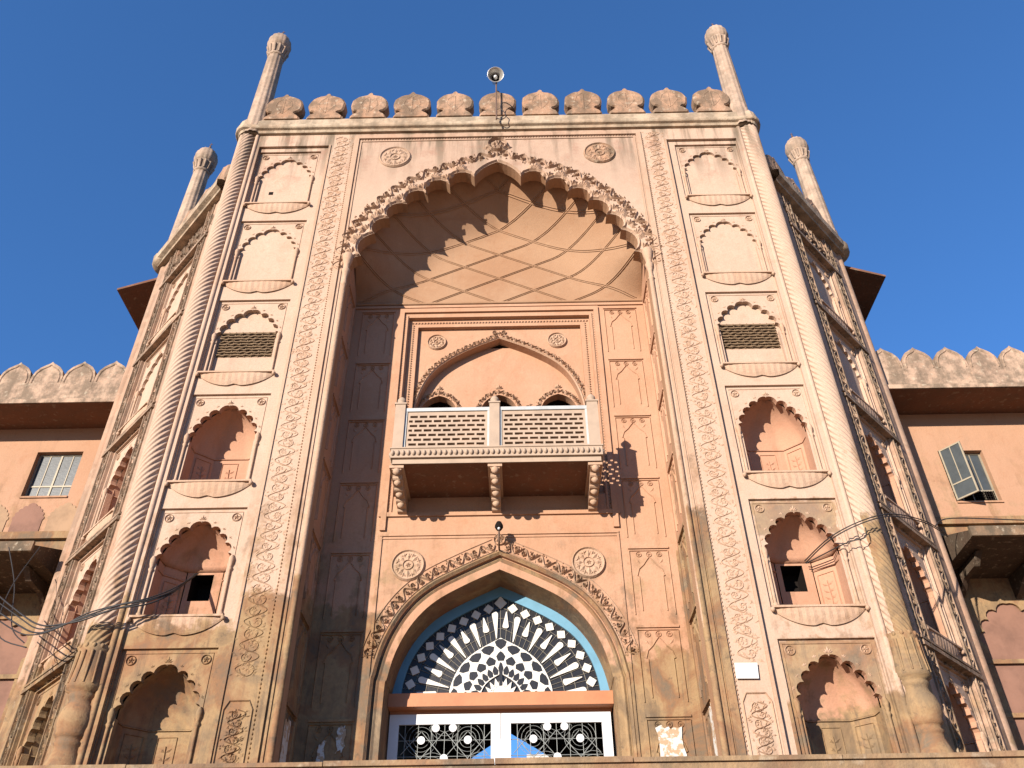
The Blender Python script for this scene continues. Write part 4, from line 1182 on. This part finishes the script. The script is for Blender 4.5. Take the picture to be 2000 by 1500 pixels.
cable('cable', [(-10.2, 2.0, 9.0), (-10.0, 1.2, 7.6), (-9.4, .4, 6.35), (-8.6, .1, 5.95)], .012, 'thin slack cable hanging from the left eave to the canted face', G1)
cable('cable', [(-10.9, 2.0, 9.0), (-10.2, 1.6, 7.9), (-9.5, .9, 6.7), (-8.9, .5, 6.2)], .012, 'thin cable slanting down beside the left canted face, nearer the wing', G1)
RC = ['thick black cable out of the right niche window, upper of the pair', 'thick black cable out of the right niche window, lower of the pair']
RP_ = [(6.14, 0.75, 7.75), (6.45, 0, 7.86), (6.96, -0.4, 7.99), (7.69, -0.2, 8.25), (8.88, 1, 8.77), (9.69, 2, 9.12), (10.19, 2.6, 9.25)]
for k in range(2):
    cable('cable', [(x, y, z - k * .05) for x, y, z in RP_], .0125, RC[k], G2)
cable('cable', [(6.14, 0.7, 7.67), (6.68, -0.1, 7.68), (7.01, -0.3, 7.7), (7.07, -0.3, 7.91)], .012, 'thin loose cable sagging below the pair at the right niche window', G2)
cable('cable', [(9.6, 1.9, 9.1), (10.4, 2.5, 9.62), (12.5, 2.6, 9.58), (15, 2.8, 9.7)], .014, 'single cable running along the right wing above its lower eave', G2)
# paper
def sheet(name, fr, poly, d, mat, label, cat, group=None):
    mb = MB(); mb.prism(fr, poly, d, d + .006, back=False); o = mb.build(name, mat); o['label'] = label; o['category'] = cat
    if group: o['group'] = group
sheet('notice_sheet', C0, [(4.17, 5.14), (4.56, 5.135), (4.58, 5.41), (4.18, 5.415)], .05, m_paper, 'white paper notice stuck on the right carved frieze', 'notice')
mb = MB()
for k in range(5): mb.box(C0, 4.22, 4.50 - .03 * (k % 2), 5.19 + k * .04, 5.20 + k * .04, .0562, .0568)
GPP = 'torn posters low on the recess walls'
def torn(fr, u0, u1, z0, z1, d, label, seed):
    r_ = random.Random(seed); pts = []
    for k in range(28):
        t = k / 28 * 4; sd = int(t); f = t - sd
        u, z = ((lerp(u0, u1, f), z0), (u1, lerp(z0, z1, f)), (lerp(u1, u0, f), z1), (u0, lerp(z1, z0, f)))[sd]
        pts.append((u + r_.uniform(-.03, .03), z + r_.uniform(-.05, .05)))
    sheet('torn_poster', fr, pts, d, m_torn, label, 'poster', GPP)
torn(C1, 2.92, 3.40, 3.6, 4.80, .032, 'large torn white poster low on the recess wall right of the doorway', 1)
torn(Fr(3.80, 0, -90), -.75, -.45, 3.7, 4.85, .02, 'narrow torn white poster low on the right jamb of the recess', 2)
torn(Fr(-3.80, 0, 90), .55, .95, 3.7, 4.78, .02, 'pale torn poster in shade on the left jamb', 3)
torn(C1, -3.02, -2.88, 4.45, 4.88, .032, 'small white poster scrap in shade beside the doorway, upper of two', 4)
torn(C1, -3.34, -3.22, 3.8, 4.6, .032, 'small white poster scrap in shade by the left jamb, lower of two', 5)

# ------------------------------------------------------------------ courtyard building glimpsed through the doors
cb = thing('courtyard_building', 'white courtyard building with stepped roof glimpsed through the door grille', 'building', (3, 60, -1.6))
CO = -Vector((3, 60, -1.6)); CK = Fr(0, 60, 0)
mb = MB(); mb.box(CK, .8, 9, -1.6, 18.6, -8, 0); mb.box(CK, .8, 3.2, 18.6, 19.8, -8, -.2); mb.build('wall', m_courtwhite, cb, CO)
mb = MB(); mb.box(CK, .6, 9.2, 18.5, 18.75, -8.2, .25); mb.build('cornice', m_courtwhite, cb, CO)

# ------------------------------------------------------------------ ledge in front of the camera
lw = thing('ledge_wall', 'mossy stone retaining wall with coping across the bottom of the view', 'wall', (0, -7, -1.6))
WO = -Vector((0, -7, -1.6)); CLg = Fr(0, -7, 0)
mb = MB(); mb.box(CLg, -24, 24, -1.6, 2.03, -.22, -.03); mb.build('wall', m_ledge, lw, WO)
x = -24.0; k = 0
while x < 24:
    l = 1.5 + .35 * math.sin(k * 2.3); mb = MB()
    mb.box(CLg, x + .004, min(24, x + l) - .004, 2.032, 2.075 + .006 * math.sin(k * 1.7), -.30, .0); mb.build('coping_stone', m_ledge, lw, WO)
    x += l; k += 1
